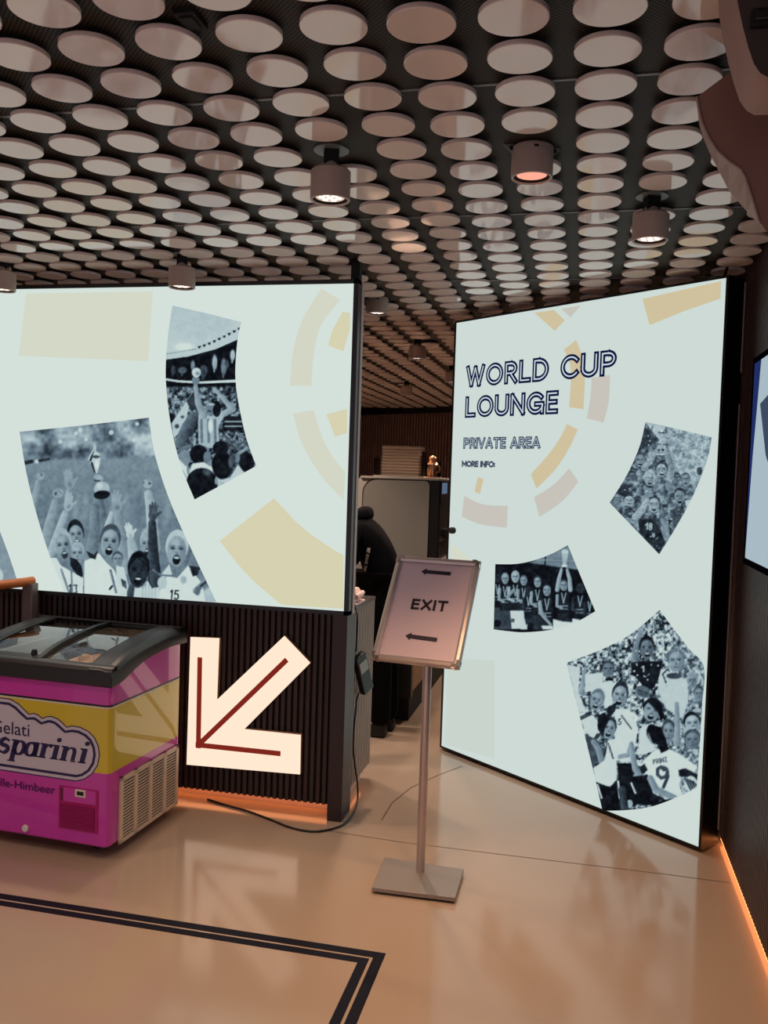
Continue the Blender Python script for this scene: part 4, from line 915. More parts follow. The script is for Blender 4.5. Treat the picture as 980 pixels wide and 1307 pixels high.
def text_mesh(name, txt, parent, origin, xdir, ydir, width, height, m, bold=0.0, shear=0.0, off=.0, spacing=1.0, right=False):
    cu = bpy.data.curves.new(name, 'FONT'); cu.body = txt; cu.shear = shear; cu.offset = bold; cu.space_character = spacing; cu.extrude = 0.0
    t = bpy.data.objects.new(name, cu); COL.objects.link(t); bpy.context.view_layer.update()
    me = bpy.data.meshes.new_from_object(t.evaluated_get(bpy.context.evaluated_depsgraph_get())); bpy.data.objects.remove(t); bpy.data.curves.remove(cu)
    V = np.array([v.co[:] for v in me.vertices]); x0, x1 = V[:, 0].min(), V[:, 0].max(); hcap = .729
    o, xd, yd = [np.array(q, float) for q in (origin, xdir, ydir)]; kx = width/(x1-x0); ky = height/hcap; nn = np.cross(xd, yd)
    for v in me.vertices:
        v.co = o+xd*(v.co.x-(x1 if right else x0))*kx+yd*v.co.y*ky+nn*off
    me.materials.clear(); me.materials.append(M[m])
    o_ = bpy.data.objects.new(name, me); COL.objects.link(o_); o_.parent = parent; return o_
def ftext(txt, base_r, width_px, cap_px, m, bold, shear=0, name='lettering', sp=1.0):
    r = np.array(FP(*base_r)); l = np.array(FP(base_r[0]-width_px[0], base_r[1]-width_px[1])); up = np.array(FP(base_r[0], base_r[1]-cap_px))
    return text_mesh(name, txt, fz, (r[0], -.0026, r[2]), (1, 0, 0), (0, 0, 1), r[0]-l[0], up[2]-r[2], m, bold, shear, 0, sp, True)
o = ftext('Gelati', (38, 940), (48, 8), 17, 'logo_navy', .004)
o = ftext('Vanille-Himbeer', (71, 1013.5), (96, 13), 11, 'logo_purple', .006)
# bold slanted serif word, drawn stroke by stroke
def serif_word():
    b = MB(); r = FP(112, 975); l = FP(2, 958.5); H = (r[0]-l[0])
    u = H/5.35; base = r[2]; sh = .22; xh = 1.0
    X0 = l[0]
    def P(x, y): return (X0+(x+sh*y)*u, -.0026, base+y*u*.84)
    def thick(pts, ws):
        L = []; R = []
        for i, q in enumerate(pts):
            a = np.array(pts[max(i-1, 0)]); c = np.array(pts[min(i+1, len(pts)-1)]); t = (c-a)/np.linalg.norm(c-a); n = np.array([-t[1], t[0]]); w = ws[i] if isinstance(ws, (list, tuple)) else ws
            L.append(np.array(q)+n*w/2); R.append(np.array(q)-n*w/2)
        for i in range(len(pts)-1): b.poly([P(*L[i]), P(*R[i]), P(*R[i+1]), P(*L[i+1])], 'logo_navy')
    def box(x0, x1, y0, y1): b.poly([P(x0, y0), P(x1, y0), P(x1, y1), P(x0, y1)], 'logo_navy')
    def dot(x, y, r): b.poly([P(x+r*math.cos(k*PI/8), y+r*math.sin(k*PI/8)) for k in range(16)], 'logo_navy')
    def stem(x, y0, y1, w=.31): box(x-w/2, x+w/2, y0, y1); box(x-w/2-.1, x+w/2+.08, y0, y0+.09); box(x-w/2-.12, x, y1-.1, y1)
    def bowl(cx, cy, rx, ry, a0, a1, wmax=.30, wmin=.12):
        n = 22; pts = arc(cx, cy, rx, ry, a0, a1, n); thick(pts, [wmin+(wmax-wmin)*abs(math.cos(math.radians(a0+(a1-a0)*k/n))) for k in range(n+1)])
    def a_(x): bowl(x+.32, .45, .3, .42, 0, 360); stem(x+.62, 0, .95); 
    def g_cap(x): bowl(x+.5, .7, .5, .72, 40, 330, .26, .12); stem(x+.95, .1, .62)
    g_cap(-2.15); a_(-1.05)
    def s_(x): thick(arc(x+.3, .7, .24, .22, 20, 250, 12)+arc(x+.3, .25, .26, .24, 80, -150, 12), [.14]*4+[.27]*18+[.14]*4)
    s_(-.2); s_(.0) if False else None
    stem(.75, -.5, .95); bowl(1.05, .45, .3, .43, -170, 170)
    a_(1.45)
    stem(2.55, 0, .95); thick([(2.6, .6), (2.75, .85), (2.95, .88)], [.1, .14, .2]); dot(2.95, .83, .12)
    stem(3.3, 0, .95); dot(3.35, 1.28, .15)
    stem(3.85, 0, .95); thick([(3.9, .6)]+arc(4.2, .62, .22, .26, 120, 0, 8)+[(4.42, .1)], [.08]+[.12]*4+[.24]*6); box(4.3, 4.6, 0, .09)
    stem(5.0, 0, .95); dot(5.05, 1.28, .15)
    return b.build('lettering', fz, world=False, smooth=0)
serif_word()
# control panel
def fpr(mb, pix, off, m): mb.poly([FP(x, y, off) for x, y in pix], m)
b = MB(); c4 = [FP(76, 1001), FP(126, 1006), FP(126, 1065), FP(76, 1057)]; xa, xb_, za, zc = c4[0][0], c4[1][0], c4[2][2]+.002, c4[0][2]-.003
b.box(xa, xb_, -.003, .004, za, zc, 'magenta_dark'); cp = b.build('control_panel', fz, world=False, smooth=0)
hz = zc-(zc-za)*.36
b = MB(); b.box(xa+.006, xa+.02, -.0036, -.003, hz+.004, zc-.006, 'magenta_deep'); b.box(xa+.02, xb_-.01, -.0036, -.003, hz+.003, zc-.004, 'magenta')
for k in range(13):
    z = za+.008+(hz-za-.014)*k/13; b.box(xa+.008, xb_-.014, -.0038, -.003, z, z+.0042, 'magenta_deep'); b.box(xa+.008, xb_-.014, -.0075, -.003, z+.0042, z+.008, 'magenta_dark')
b.build('vent_louvres', cp, world=False, smooth=0)
d0, d1 = FP(97, 1006.5), FP(110, 1018); b = MB(); b.box(d0[0], d1[0], -.006, -.003, d1[2], d0[2], 'white_line'); b.box(d0[0]+.008, d1[0]-.008, -.0066, -.006, d1[2]+.007, d0[2]-.007, 'black')
plabel(b.build('display', cp, world=False, smooth=0), 'small dark display in a white frame')
b = MB(); k = FP(33, 1057); b.lathe([(.0145, 0), (.0145, .006), (.010, .010)], (k[0], 0, k[2]), 'white_line', 24, (0, -1, 0)); plabel(b.build('drain_plug', fz, world=False), 'round white plug')
# side grille
gq = [SP(152, 990), SP(226, 953), SP(226, 1027), SP(152, 1073)]
def gp(u, v, off=0.0):   # u 0..1 front->back, v 0..1 top->bottom
    a, c, d, e = [np.array(q) for q in gq]; q = (a*(1-u)+c*u)*(1-v)+(e*(1-u)+d*u)*v; q[0] = FW+off; return tuple(q)
b = MB()
ya, yb = gq[0][1], gq[1][1]; zt0, zb0 = (gq[0][2]+gq[1][2])/2, (gq[3][2]+gq[2][2])/2
b.box(FW-.002, FW+.002, ya, yb, zb0, zt0, 'blackmatt')
for k in range(2): pass
for (a, c, d, e) in ((ya, yb, zt0-.014, zt0), (ya, yb, zb0, zb0+.014), (ya, ya+.02, zb0, zt0), (yb-.02, yb, zb0, zt0)): b.box(FW, FW+.009, a, c, d, e, 'grille')
for k in range(1, 4): y = ya+(yb-ya)*k/4; b.box(FW, FW+.009, y-.011, y+.011, zb0, zt0, 'grille')
nl = 19
for k in range(nl):
    z = zb0+.016+(zt0-zb0-.03)*(k+.5)/nl; b.box(FW+.001, FW+.006, ya, yb, z-.0018, z+.0034, 'grille')
plabel(b.build('side_grille', fz, world=False, smooth=0), 'cream louvred vent')
b = MB()
for (x, y) in ((.09, .10), (FW-.11, .10), (.09, FD-.10), (FW-.09, FD-.10)): b.lathe([(.02, -.012), (.022, -.008), (.022, .008), (.02, .012)], (x, y, .022), 'black', 20, (0, 1, 0)); b.box(x-.02, x+.02, y-.018, y+.018, .04, .058, 'black')
b.build('castors', fz, world=False)
s0 = SP(229, 985); text_mesh('side_lettering', 'ini', fz, (FW+.0016, s0[1], s0[2]), (0, 1, 0), (0, 0, 1), .036, .022, 'logo_navy', .02, .2)
# goods inside: brown paper bags
def heap(name, label, cx, cy, cz, rx, ry, rz, m, seed):
    R = random.Random(seed); b = MB(); nu, nv = 26, 14; P = []
    for j in range(nv+1):
        a = PI*j/nv; row = []
        for k in range(nu+1):
            t = 2*PI*k/nu; f = 1+.12*math.sin(3*t+seed)+.07*math.sin(7*t+2*seed+a*3)
            sx = math.copysign(abs(math.cos(t))**.7, math.cos(t)); sy = math.copysign(abs(math.sin(t))**.7, math.sin(t))
            row.append((cx+rx*f*math.sin(a)**.7*sx, cy+ry*f*math.sin(a)**.7*sy, cz+rz*math.cos(a)*(1+.12*math.sin(5*t+seed))))
        P.append(row)
    b.grid(P, m); o = b.build(name, None, smooth=25); o.data.transform(Matrix.Translation(fz.location) @ Matrix.Rotation(TF, 4, 'Z')); return tag(o, label, 'ice cream bag', 'paper bags in the freezer')
heap('paper_bag', 'brown paper bag lying under the right glass lid of the freezer', .50, .17, .645, .13, .125, .095, 'paper_brown', 1)
heap('paper_bag', 'crumpled brown bag behind the front one under the right freezer lid', .54, .40, .66, .085, .08, .10, 'paper_brown', 4)
# basket of dark and white packs
b = MB()
for k in range(7): x = .10+.04*k; b.tube([(x, .06, .74), (x, .06, .5), (x, .49, .5), (x, .49, .78)], .0025, 'white_mark', 6)
for z in (.56, .64, .74): b.tube([(.09, .06, z), (.345, .06, z), (.345, .49, z), (.09, .49, z), (.09, .06, z)], .0028, 'white_mark', 6)
b.tube([(xm+.03, .06, .735), (xm+.03, .06, .60)], .004, 'white_mark', 6)
b.build('wire_basket', fz, world=False)

# ------------------------------------------------------------------ exit sign on its stand
st = thing('sign_stand', 'grey pole stand with a tilted EXIT notice, between the two light boxes', 'sign', (-.535, 3.155, 0))
b = MB(); b.add(*(lambda a, c: (a+c, [(3, 2, 1, 0), (4, 5, 6, 7)]+[(i, (i+1) % 4, 4+(i+1) % 4, 4+i) for i in range(4)]))([(-.686, 3.035, .008), (-.384, 3.043, .008), (-.384, 3.278, .008), (-.697, 3.294, .008)], [(-.686, 3.035, .024), (-.384, 3.043, .024), (-.384, 3.278, .024), (-.697, 3.294, .024)]), 'base_grey')
bp = b.build('base_plate', st, smooth=0, bevel=.002)
b = MB(); b.box(-.672, -.396, 3.05, 3.265, 0, .008, 'blackmatt'); b.build('foot_pad', bp, smooth=0)
pl = np.array([-.541, 3.215, 0]); pt = np.array([-.5435, 3.216, .0])
b = MB(); b.lathe([(.0165, .024), (.0165, .845)], tuple(pl), 'alu', 28); b.build('pole', st)
SQ = dict(c=np.array([-.583, 3.17, .819]), yw=-.136, ln=.615, W=.344, L=.454)
sa = np.array([math.cos(SQ['yw']), math.sin(SQ['yw']), 0]); nb_ = np.array([-math.sin(SQ['yw']), math.cos(SQ['yw']), 0]); su = np.array([0, 0, math.cos(SQ['ln'])])+nb_*math.sin(SQ['ln']); sn = np.cross(sa, su)  # outward to viewer
if sn[1] > 0: sn = -sn
def sp_(u, v, o): return SQ['c']+sa*(u-SQ['W']/2)+su*v+sn*o
Wd, Lg, fw = SQ['W'], SQ['L'], .025
b = MB()
def bar(p0, p1, inw):   # snap-frame profile swept between corner mitres
    prof = [(0, -.012), (0, .002), (.005, .008), (.016, .009), (.024, .003), (.025, -.002), (.025, -.012)]
    ring = []
    for (u, v), (iu, iv) in zip((p0, p1), inw): ring.append([sp_(u+iu*d, v+iv*d, o) for d, o in prof])
    b.prism(ring[0], ring[1], 'alu')
bar((0, 0), (Wd, 0), ((1, 1), (-1, 1))); bar((Wd, 0), (Wd, Lg), ((-1, 1), (-1, -1))); bar((Wd, Lg), (0, Lg), ((-1, -1), (1, -1))); bar((0, Lg), (0, 0), ((1, -1), (1, 1)))
fr = b.build('snap_frame', st, smooth=30)
b = MB(); q = [sp_(u, v, -.0125) for u, v in ((.006, .006), (Wd-.006, .006), (Wd-.006, Lg-.006), (.006, Lg-.006))]; q2 = [v-sn*.006 for v in q]; b.prism(q, q2, 'base_grey'); b.build('back_panel', st, smooth=0)
for (u, v, cu_, cv_) in ((.0, .0, 1, 1), (Wd, .0, -1, 1), (Wd, Lg, -1, -1), (0, Lg, 1, -1)):
    b = MB(); ring = []
    pts = arc(.019, .019, .0205, .0205, 180, 270, 8)+[(.030, -.0015), (.030, .012), (.012, .012), (.012, .030), (-.0015, .030)]
    A_ = [sp_(u+cu_*a, v+cv_*c, -.013) for a, c in pts]; B_ = [sp_(u+cu_*(a*.94+.002), v+cv_*(c*.94+.002), .0115) for a, c in pts]
    b.prism(A_, B_, 'chrome'); plabel(b.build('corner_cap', fr, smooth=25), 'chrome corner')
b = MB(); b.poly([sp_(u, v, -.003) for u, v in ((.02, .02), (Wd-.02, .02), (Wd-.02, Lg-.02), (.02, Lg-.02))], 'paper')
def suv(x, y): q = onplane(x, y, SQ['c'], sn)-SQ['c']; return q @ sa+Wd/2, q @ su
def sarrow(tip, tail, hl, hw, w):
    t0, t1 = np.array(suv(*tip)), np.array(suv(*tail)); d = (t1-t0)/np.linalg.norm(t1-t0); n = np.array([-d[1], d[0]])
    for P in ([t0, t0+d*hl+n*hw, t0+d*hl-n*hw], [t0+d*hl*.9+n*w, t1+n*w, t1-n*w, t0+d*hl*.9-n*w]): b.poly([sp_(p_[0], p_[1], -.0024) for p_ in P], 'ink')
sarrow((537.2, 728.8), (575.2, 732), .022, .0155, .0082); sarrow((516.8, 811), (557.5, 816.5), .022, .0165, .0088)
e0 = suv(523.4, 777.2); e1 = suv(571.5, 767.5); et = suv(526.6, 763.6)
ed = np.array(suv(567, 780.5))-np.array(e0); ewid = np.linalg.norm(ed)*1.06; ed = ed/np.linalg.norm(ed)
en = np.array([-ed[1], ed[0]]); ehgt = (np.array(et)-np.array(e0)) @ en
lettering(b, 'EXIT', lambda u, v, o: sp_(e0[0]+ed[0]*u+en[0]*v, e0[1]+ed[1]*u+en[1]*v, -.003+o*.6), ewid, ehgt, .0105, 'ink', None, .34)
plabel(b.build('notice_paper', st, smooth=0), 'paper notice reading EXIT between two left arrows')

# ------------------------------------------------------------------ serving counter behind the left light box
ct = thing('serving_counter', 'slatted serving counter end running back behind the left light box', 'counter', (-1.35, 4.0, 0))
CX, CY0, CY1, CZ = -.985, YW+.115, 4.215, .895
b = MB(); b.box(-2.9, CX-.014, CY0, CY1-.014, .075, CZ, 'slatback')
y = CY0+.004
while y < CY1-.012: b.box(CX-.014, CX, y, y+.016, .075, CZ, 'slatc'); y += .03
x = CX-.02
while x > -2.8: b.box(x-.014, x, CY1-.015, CY1-.002, .075, CZ, 'slatc'); x -= .0225
b.build('body', ct, smooth=0)
b = MB(); b.box(-2.9, CX-.035, CY0, CY1-.05, 0, .075, 'plinth'); b.build('plinth', ct, smooth=0)
b = MB(); b.box(-2.9, CX+.004, CY0, CY1+.004, CZ, CZ+.016, 'ctop'); b.build('worktop', ct, smooth=0, bevel=.003)
b = MB(); b.box(CX-.034, CX-.026, CY0, CY1-.06, .062, .072, 'led'); b.build('plinth_light', ct, smooth=0)
# napkin holder
nh = thing('napkin_holder', 'pinkish white napkin dispenser on the slatted counter end', 'napkin holder', (-1.05, 3.93, CZ+.016))
zn = CZ+.016
b = MB(); b.box(-1.11, -.985, 3.85, 4.02, zn, zn+.01, 'napkin'); b.build('tray', nh, smooth=0, bevel=.003)
b = MB(); b.prism([(-1.11, 3.88, zn+.01), (-1.0, 3.88, zn+.01), (-1.0, 3.88, zn+.05), (-1.012, 3.88, zn+.068), (-1.11, 3.88, zn+.072)], [(-1.11, 4.0, zn+.01), (-1.0, 4.0, zn+.01), (-1.0, 4.0, zn+.05), (-1.012, 4.0, zn+.068), (-1.11, 4.0, zn+.072)], 'napkin'); b.build('holder', nh, smooth=0, bevel=.004)
b = MB(); b.tube([(-.998, 3.89, zn+.036), (-.99, 3.94, zn+.042), (-.992, 3.99, zn+.046)], [.012, .015, .011], 'napkin', 12); b.build('napkin_roll', nh)
tm = thing('card_reader', 'small black card reader in front of the napkin dispenser', 'card reader', (-1.035, 3.80, CZ+.016))
b = MB(); b.obox((-1.035, 3.80, CZ+.044), (.028, 0, 0), (0, .012, .006), (0, -.008, .022), 'black'); b.build('body', tm, smooth=0, bevel=.006)
# power cable with adapter
pc = thing('power_cable', 'black power cable with adapter brick hanging down the counter end and looping on the floor', 'cable', (-.975, 3.9, 0))
def crv(P, n=10): return [tuple(q) for q in smooth3(P)]
def smooth3(P):
    P = np.array(P, float); out = []
    for i in range(len(P)-1):
        p0 = P[max(i-1, 0)]; p1 = P[i]; p2 = P[i+1]; p3 = P[min(i+2, len(P)-1)]
        for k in range(8): t = k/8; out.append(.5*((2*p1)+(-p0+p2)*t+(2*p0-5*p1+4*p2-p3)*t*t+(-p0+3*p1-3*p2+p3)*t**3))
    out.append(P[-1]); return out
XC = CX+.012
def cp_(x, y): q = atx(x, y, XC); return (q[0], min(q[1], 4.16), q[2])
up_ = [(-1.0, 3.785, CZ+.022), (-.99, 3.80, CZ+.024)]+[cp_(x, y) for x, y in ((453, 775), (456, 790), (455, 815), (454, 832))]
a0 = np.array(cp_(455, 831)); a1 = np.array(cp_(464, 877))
dn = [cp_(462, 878), cp_(456, 890), cp_(453, 915), cp_(451, 945), cp_(452, 970)]+[(XC+.004, atx(455, 1000, XC)[1], atx(455, 1000, XC)[2])]
fl = [atz(x, y, .005) for x, y in ((456, 1022), (450, 1040), (437, 1053), (415, 1060), (395, 1061), (370, 1056), (345, 1046), (315, 1035), (290, 1028), (265, 1020))]
b = MB(); b.tube(crv(up_), .0042, 'cable', 8); b.tube(crv(dn+[tuple(q) for q in fl]), .0045, 'cable', 8); b.build('cord', pc)
b = MB(); c_ = (a0+a1)/2+np.array([.018, 0, 0]); ad = (a1-a0); ln_ = np.linalg.norm(ad); ad /= ln_; sd_ = np.array([.40, .92, 0]); ad = np.array([.03, .10, -.22]); ad /= np.linalg.norm(ad); ln_ = .20; wd_ = sd_-ad*(sd_ @ ad); wd_ /= np.linalg.norm(wd_); th_ = np.cross(ad, wd_); th_ *= -1 if th_[1] > 0 else 1; c_ = np.array([-.953, 3.885, .60]); b.obox(c_, ad*ln_*.5, wd_*.036, th_*.015, 'black'); apb = b.build('adapter', pc, smooth=0, bevel=.005)
b = MB(); b.obox(c_-ad*ln_*.2+th_*.0164, ad*.028, wd_*.027, th_*.0006, 'sticker'); plabel(b.build('sticker', apb, smooth=0), 'pale rating sticker')

# ------------------------------------------------------------------ back counter, coffee machine and what stands on it
BX = -.965
bc = thing('back_counter', 'long brown bar counter behind the person, with a dark toe kick', 'counter', (-1.3, 6.2, 0))
b = MB(); b.box(-1.65, BX-.02, 5.25, 8.4, .17, .90, 'beige_front'); b.box(-1.65, BX-.012, 5.23, 5.29, .15, .90, 'black'); b.build('body', bc, smooth=0)
b = MB(); b.box(-1.6, BX-.03, 5.27, 8.4, 0, .17, 'blackmatt'); b.build('toe_kick', bc, smooth=0)
b = MB(); b.box(-1.66, BX+.0, 5.22, 8.42, .90, .93, 'ctop'); b.build('worktop', bc, smooth=0, bevel=.003)
MZ0, MZ1 = .93, 1.50
cm = thing('coffee_machine', 'big grey coffee machine seen from its dark side panel, on the back counter', 'coffee machine', (-1.14, 5.75, MZ0))
mx0, mx1, my0, my1 = -1.455, -.905, 5.5, 6.02
def rr(x0, x1, z0, z1, r, y, rs=(1, 1, 1, 1), n=6):
    pts = []
    for (cx, cz, a, f) in ((x1, z0, -90, rs[0]), (x1, z1, 0, rs[1]), (x0, z1, 90, rs[2]), (x0, z0, 180, rs[3])):
        q = max(r*f, .002); ox = cx+(-q if cx == x1 else q); oz = cz+(-q if cz == z1 else q)
        for k in range(n+1): t = math.radians(a+90*k/n); pts.append((ox+q*math.cos(t), y, oz+q*math.sin(t)))
    return pts
b = MB(); b.prism(rr(mx0, mx1-.03, MZ0, MZ1-.012, .05, my0+.01), rr(mx0, mx1-.03, MZ0, MZ1-.012, .05, my1), 'machine'); b.box(mx0+.05, mx1+.026, my0-.004, my1, MZ1-.013, MZ1, 'machine'); b.build('shell', cm, smooth=30)
b = MB(); b.prism(rr(mx0+.075, mx1-.045, MZ0+.05, MZ1-.022, .075, my0-.012, (.4, .4, 1.2, 1)), rr(mx0+.06, mx1-.03, MZ0+.03, MZ1-.012, .08, my0+.012, (.4, .4, 1.2, 1)), 'machine_panel', 'black'); plabel(b.build('side_panel', cm, smooth=30), 'dark grey rounded side panel')
b = MB(); b.box(mx1-.045, mx1+.024, my0-.008, my1-.01, MZ0+.02, MZ1-.012, 'black'); b.build('front_housing', cm, smooth=0, bevel=.006)
b = MB(); b.box(mx1+.022, mx1+.03, my0+.0, my0+.30, MZ1-.16, MZ1-.02, 'black'); b.poly([(mx1+.0305, my0+.02, MZ1-.10), (mx1+.0305, my0+.24, MZ1-.10), (mx1+.0305, my0+.24, MZ1-.03), (mx1+.0305, my0+.02, MZ1-.03)], 'screen_blue'); b.build('display', cm, smooth=0)
b = MB()
for k in range(9): z = MZ1-.1-k*.026; b.box(mx1+.03, mx1+.032, my0+.36, my0+.46, z, z+.011, 'white_mark')
b.build('button_labels', cm, smooth=0)
b = MB()
for k in range(3): b.lathe([(.016, 0), (.016, .012)], (mx1+.022, my0+.08+.1*k, MZ0+.18), 'chrome', 16, (1, 0, 0))
b.box(mx1+.02, mx1+.06, my0+.1, my0+.34, MZ0+.2, MZ0+.24, 'black'); b.tube([(mx1+.05, my0+.17, MZ0+.2), (mx1+.05, my0+.17, MZ0+.15)], .007, 'chrome'); b.tube([(mx1+.05, my0+.25, MZ0+.2), (mx1+.05, my0+.25, MZ0+.15)], .007, 'chrome'); b.build('spout', cm)
b = MB(); b.box(mx1-.04, mx1+.05, my0-.01, my0+.44, MZ0+.028, MZ0+.05, 'alu'); b.build('drip_tray', cm, smooth=0, bevel=.003)
# copper pots beyond the machine
for k, (yy_, zz, r) in enumerate(((6.2, .93, .05), (6.42, .93, .045))):
    t = thing('copper_jug', ['copper jug beside the coffee machine', 'farther copper jug at the edge of the right light box'][k], 'jug', (-.99, yy_, zz))
    b = MB(); b.lathe([(r*.8, 0), (r, .03), (r*.95, .12), (r*.6, .17), (r*.75, .2), (r*.68, .2), (r*.52, .17), (r*.85, .1)], (-1.02+.03, yy_, zz), 'copper', 28, capt=False); b.build('body', t)
    b = MB(); b.tube([(-.99, yy_-r*.7, zz+.17), (-.99, yy_-r*1.7, zz+.15), (-.99, yy_-r*1.6, zz+.07), (-.99, yy_-r*.95, zz+.05)], .006, 'copper', 8); b.build('handle', t)
b = MB(); b.lathe([(.055, 0), (.06, .16), (.055, .3), (.03, .34)], (-1.03, 6.62, .93), 'copper', 28); tag(b.build('copper_canister'), 'tall copper canister behind the jugs on the back counter', 'canister')
# stack of paper trays in a clear holder
TX0, TX1 = aty(484, 600, 5.62)[0], aty(536, 600, 5.62)[0]; TY = 5.74; tzb = MZ1+.008
hd = thing('acrylic_holder', 'clear acrylic holder around the stack of paper trays on the coffee machine', 'holder', ((TX0+TX1)/2, TY, MZ1))
b = MB(); b.box(TX0-.04, TX1+.012, TY-.11, TY+.11, MZ1, MZ1+.007, 'machine'); b.build('base', hd, smooth=0)
b = MB(); b.box(TX0-.04, TX0-.036, TY-.11, TY+.11, MZ1+.007, MZ1+.12, 'clear'); b.build('side_plate', hd, smooth=0)
b = MB(); b.box(TX1+.006, TX1+.01, TY-.10, TY+.11, MZ1+.007, MZ1+.17, 'clear'); b.build('side_plate', hd, smooth=0)
ntr = 20; first_t = None; alt = None
for k in range(ntr):
    z = tzb+k*.0098; w = .12+.0009*k
    cxk = (TX0+TX1)/2+random.gauss(0, .0014)
    if first_t is None:
        b = MB(); b.prism([(-.118, -.085, 0), (.118, -.085, 0), (.118, .085, 0), (-.118, .085, 0)], [(-.13, -.096, .0085), (.13, -.096, .0085), (.13, .096, .0085), (-.13, .096, .0085)], 'tray')
        first_t = b.build('paper_tray', None, smooth=0); o = first_t
    else:
        o = first_t.copy(); COL.objects.link(o)
        if k % 2:
            if alt is None: alt = first_t.data.copy(); alt.materials[0] = M['tray_shade']  # every other tray darker: shade between the layers put into its colour
            o.data = alt
    o.location = (cxk, TY-.01+random.gauss(0, .001), z); o.scale = (1+.005*k, 1, 1)
    o.scale = (1, 1, 1)
    tag(o, 'topmost beige paper tray of the stack on the coffee machine' if k == ntr-1 else ('lowest beige paper tray of the stack on the coffee machine' if k == 0 else 'beige paper tray inside the tall stack on the coffee machine'), 'tray', 'stacked paper trays')
# glass of copper ornament
GX = aty(552, 600, 5.6)[0]
gj = thing('glass_jar', 'glass jar holding a shiny copper knot, beside the tray stack on the coffee machine', 'jar', (GX, 5.6, MZ1))
b = MB(); b.lathe([(.05, .004), (.056, .01), (.056, .1), (.053, .1), (.053, .012)], (GX, 5.6, MZ1), 'clear', 28, capt=False); b.build('glass', gj)
b = MB(); b.lathe([(.05, .001), (.052, .008)], (GX, 5.6, MZ1), 'copper', 28); b.sphere((GX, 5.6, MZ1+.118), .026, 'copper'); b.lathe([(.04, .086), (.03, .1)], (GX, 5.6, MZ1), 'copper', 24)
for k in range(3): b.tube([(GX-.035+.02*k, 5.585, MZ1+.02), (GX-.02+.015*k, 5.57, MZ1+.05), (GX-.005+.016*k, 5.59, MZ1+.085)], .011, 'copper', 10)
b.tube(arc3 if False else [(GX+.03+.02*math.cos(t), 5.575, MZ1+.06+.026*math.sin(t)) for t in np.linspace(-1.8, 2.4, 14)], .007, 'copper', 8); b.build('copper_knot', gj)

# ------------------------------------------------------------------ person leaning behind the counter
def skin_body(name, nodes, edges, m, parent, root=0, sub=2):
    me = bpy.data.meshes.new(name); inv = wm(parent).inverted() if parent else Matrix()
    me.from_pydata([tuple(inv @ Vector(n_[:3])) for n_ in nodes], edges, []); o = bpy.data.objects.new(name, me); COL.objects.link(o)
    if parent: o.parent = parent
    md = o.modifiers.new('skin', 'SKIN'); md.use_smooth_shade = True; md.branch_smoothing = .3
    if not me.skin_vertices: 
        bm = bmesh.new(); bm.from_mesh(me); bm.verts.layers.skin.verify(); bm.to_mesh(me); bm.free()
    for i, n_ in enumerate(nodes):
        r = n_[3]; me.skin_vertices[0].data[i].radius = (r if not isinstance(r, tuple) else r[0], r if not isinstance(r, tuple) else r[1])
    me.skin_vertices[0].data[root].use_root = True
    sb = o.modifiers.new('sub', 'SUBSURF'); sb.levels = sub; sb.render_levels = sub
    me.materials.append(M[m]); return o
pe = thing('person', 'person in black hoodie and trousers leaning over, head hidden behind the light box', 'person', (-1.09, 4.95, 0))
hip = (-1.09, 4.97, .90); wst = (-1.13, 4.965, 1.02); ch = (-1.22, 4.955, 1.16); nk = (-1.31, 4.95, 1.27); hd_ = (-1.40, 4.945, 1.36); ht = (-1.46, 4.94, 1.44)
shL = (-1.255, 4.81, 1.20); elL = (-1.30, 4.735, .97); wrL = (-1.47, 4.66, .94); haL = (-1.54, 4.64, .935)
shR = (-1.27, 5.10, 1.20); elR = (-1.36, 5.16, .98); wrR = (-1.53, 5.10, .95); haR = (-1.60, 5.08, .945)
kL = (-1.10, 4.905, .49); aL = (-1.085, 4.90, .085); kR = (-1.09, 5.04, .49); aR = (-1.07, 5.05, .085); hL = (-1.095, 4.895, .86); hR = (-1.085, 5.045, .86)
body_nodes = [hip+((.07, .08),), wst+(.07,), ch+(.08,), nk+(.05,), hd_+((.075, .07),), ht+((.085, .075),), (-1.47, 4.94, 1.50, .05),
              shL+(.045,), elL+(.036,), wrL+(.03,), haL+((.022, .04),), shR+(.045,), elR+(.036,), wrR+(.03,), haR+((.022, .04),),
              hL+(.06,), kL+(.045,), aL+(.04,), (-1.19, 4.90, .035, .032), hR+(.06,), kR+(.045,), aR+(.04,), (-1.18, 5.05, .035, .032)]
E_ = [(0, 1), (1, 2), (2, 3), (3, 4), (4, 5), (5, 6), (2, 7), (7, 8), (8, 9), (9, 10), (2, 11), (11, 12), (12, 13), (13, 14), (0, 15), (15, 16), (16, 17), (17, 18), (0, 19), (19, 20), (20, 21), (21, 22)]
def fingers(h, sg):
    base = len(body_nodes); hx, hy, hz_ = h
    for k in range(4):
        o_ = (k-1.5)*.019; i0 = len(body_nodes); L = [.075, .085, .08, .062][k]
        body_nodes.append((hx-.03, hy+o_, hz_, .0095)); body_nodes.append((hx-.03-L*.5, hy+o_*1.15, hz_-.006, .009)); body_nodes.append((hx-.03-L, hy+o_*1.2, hz_-.022, .007))
        E_.extend([(10 if sg < 0 else 14, i0), (i0, i0+1), (i0+1, i0+2)])
    i0 = len(body_nodes); body_nodes.append((hx+.01, hy-sg*.04, hz_-.004, .011)); body_nodes.append((hx-.035, hy-sg*.062, hz_-.012, .009)); E_.extend([(10 if sg < 0 else 14, i0), (i0, i0+1)])
fingers(haL, -1); fingers(haR, 1)
skin_body('body', body_nodes, E_, 'skin', pe)
b = MB()   # face features sit on the head, turned down to the left
b.sphere((-1.505, 4.94, 1.385), (.02, .014, .02), 'skin', 12, 8)
b.build('nose', pe)
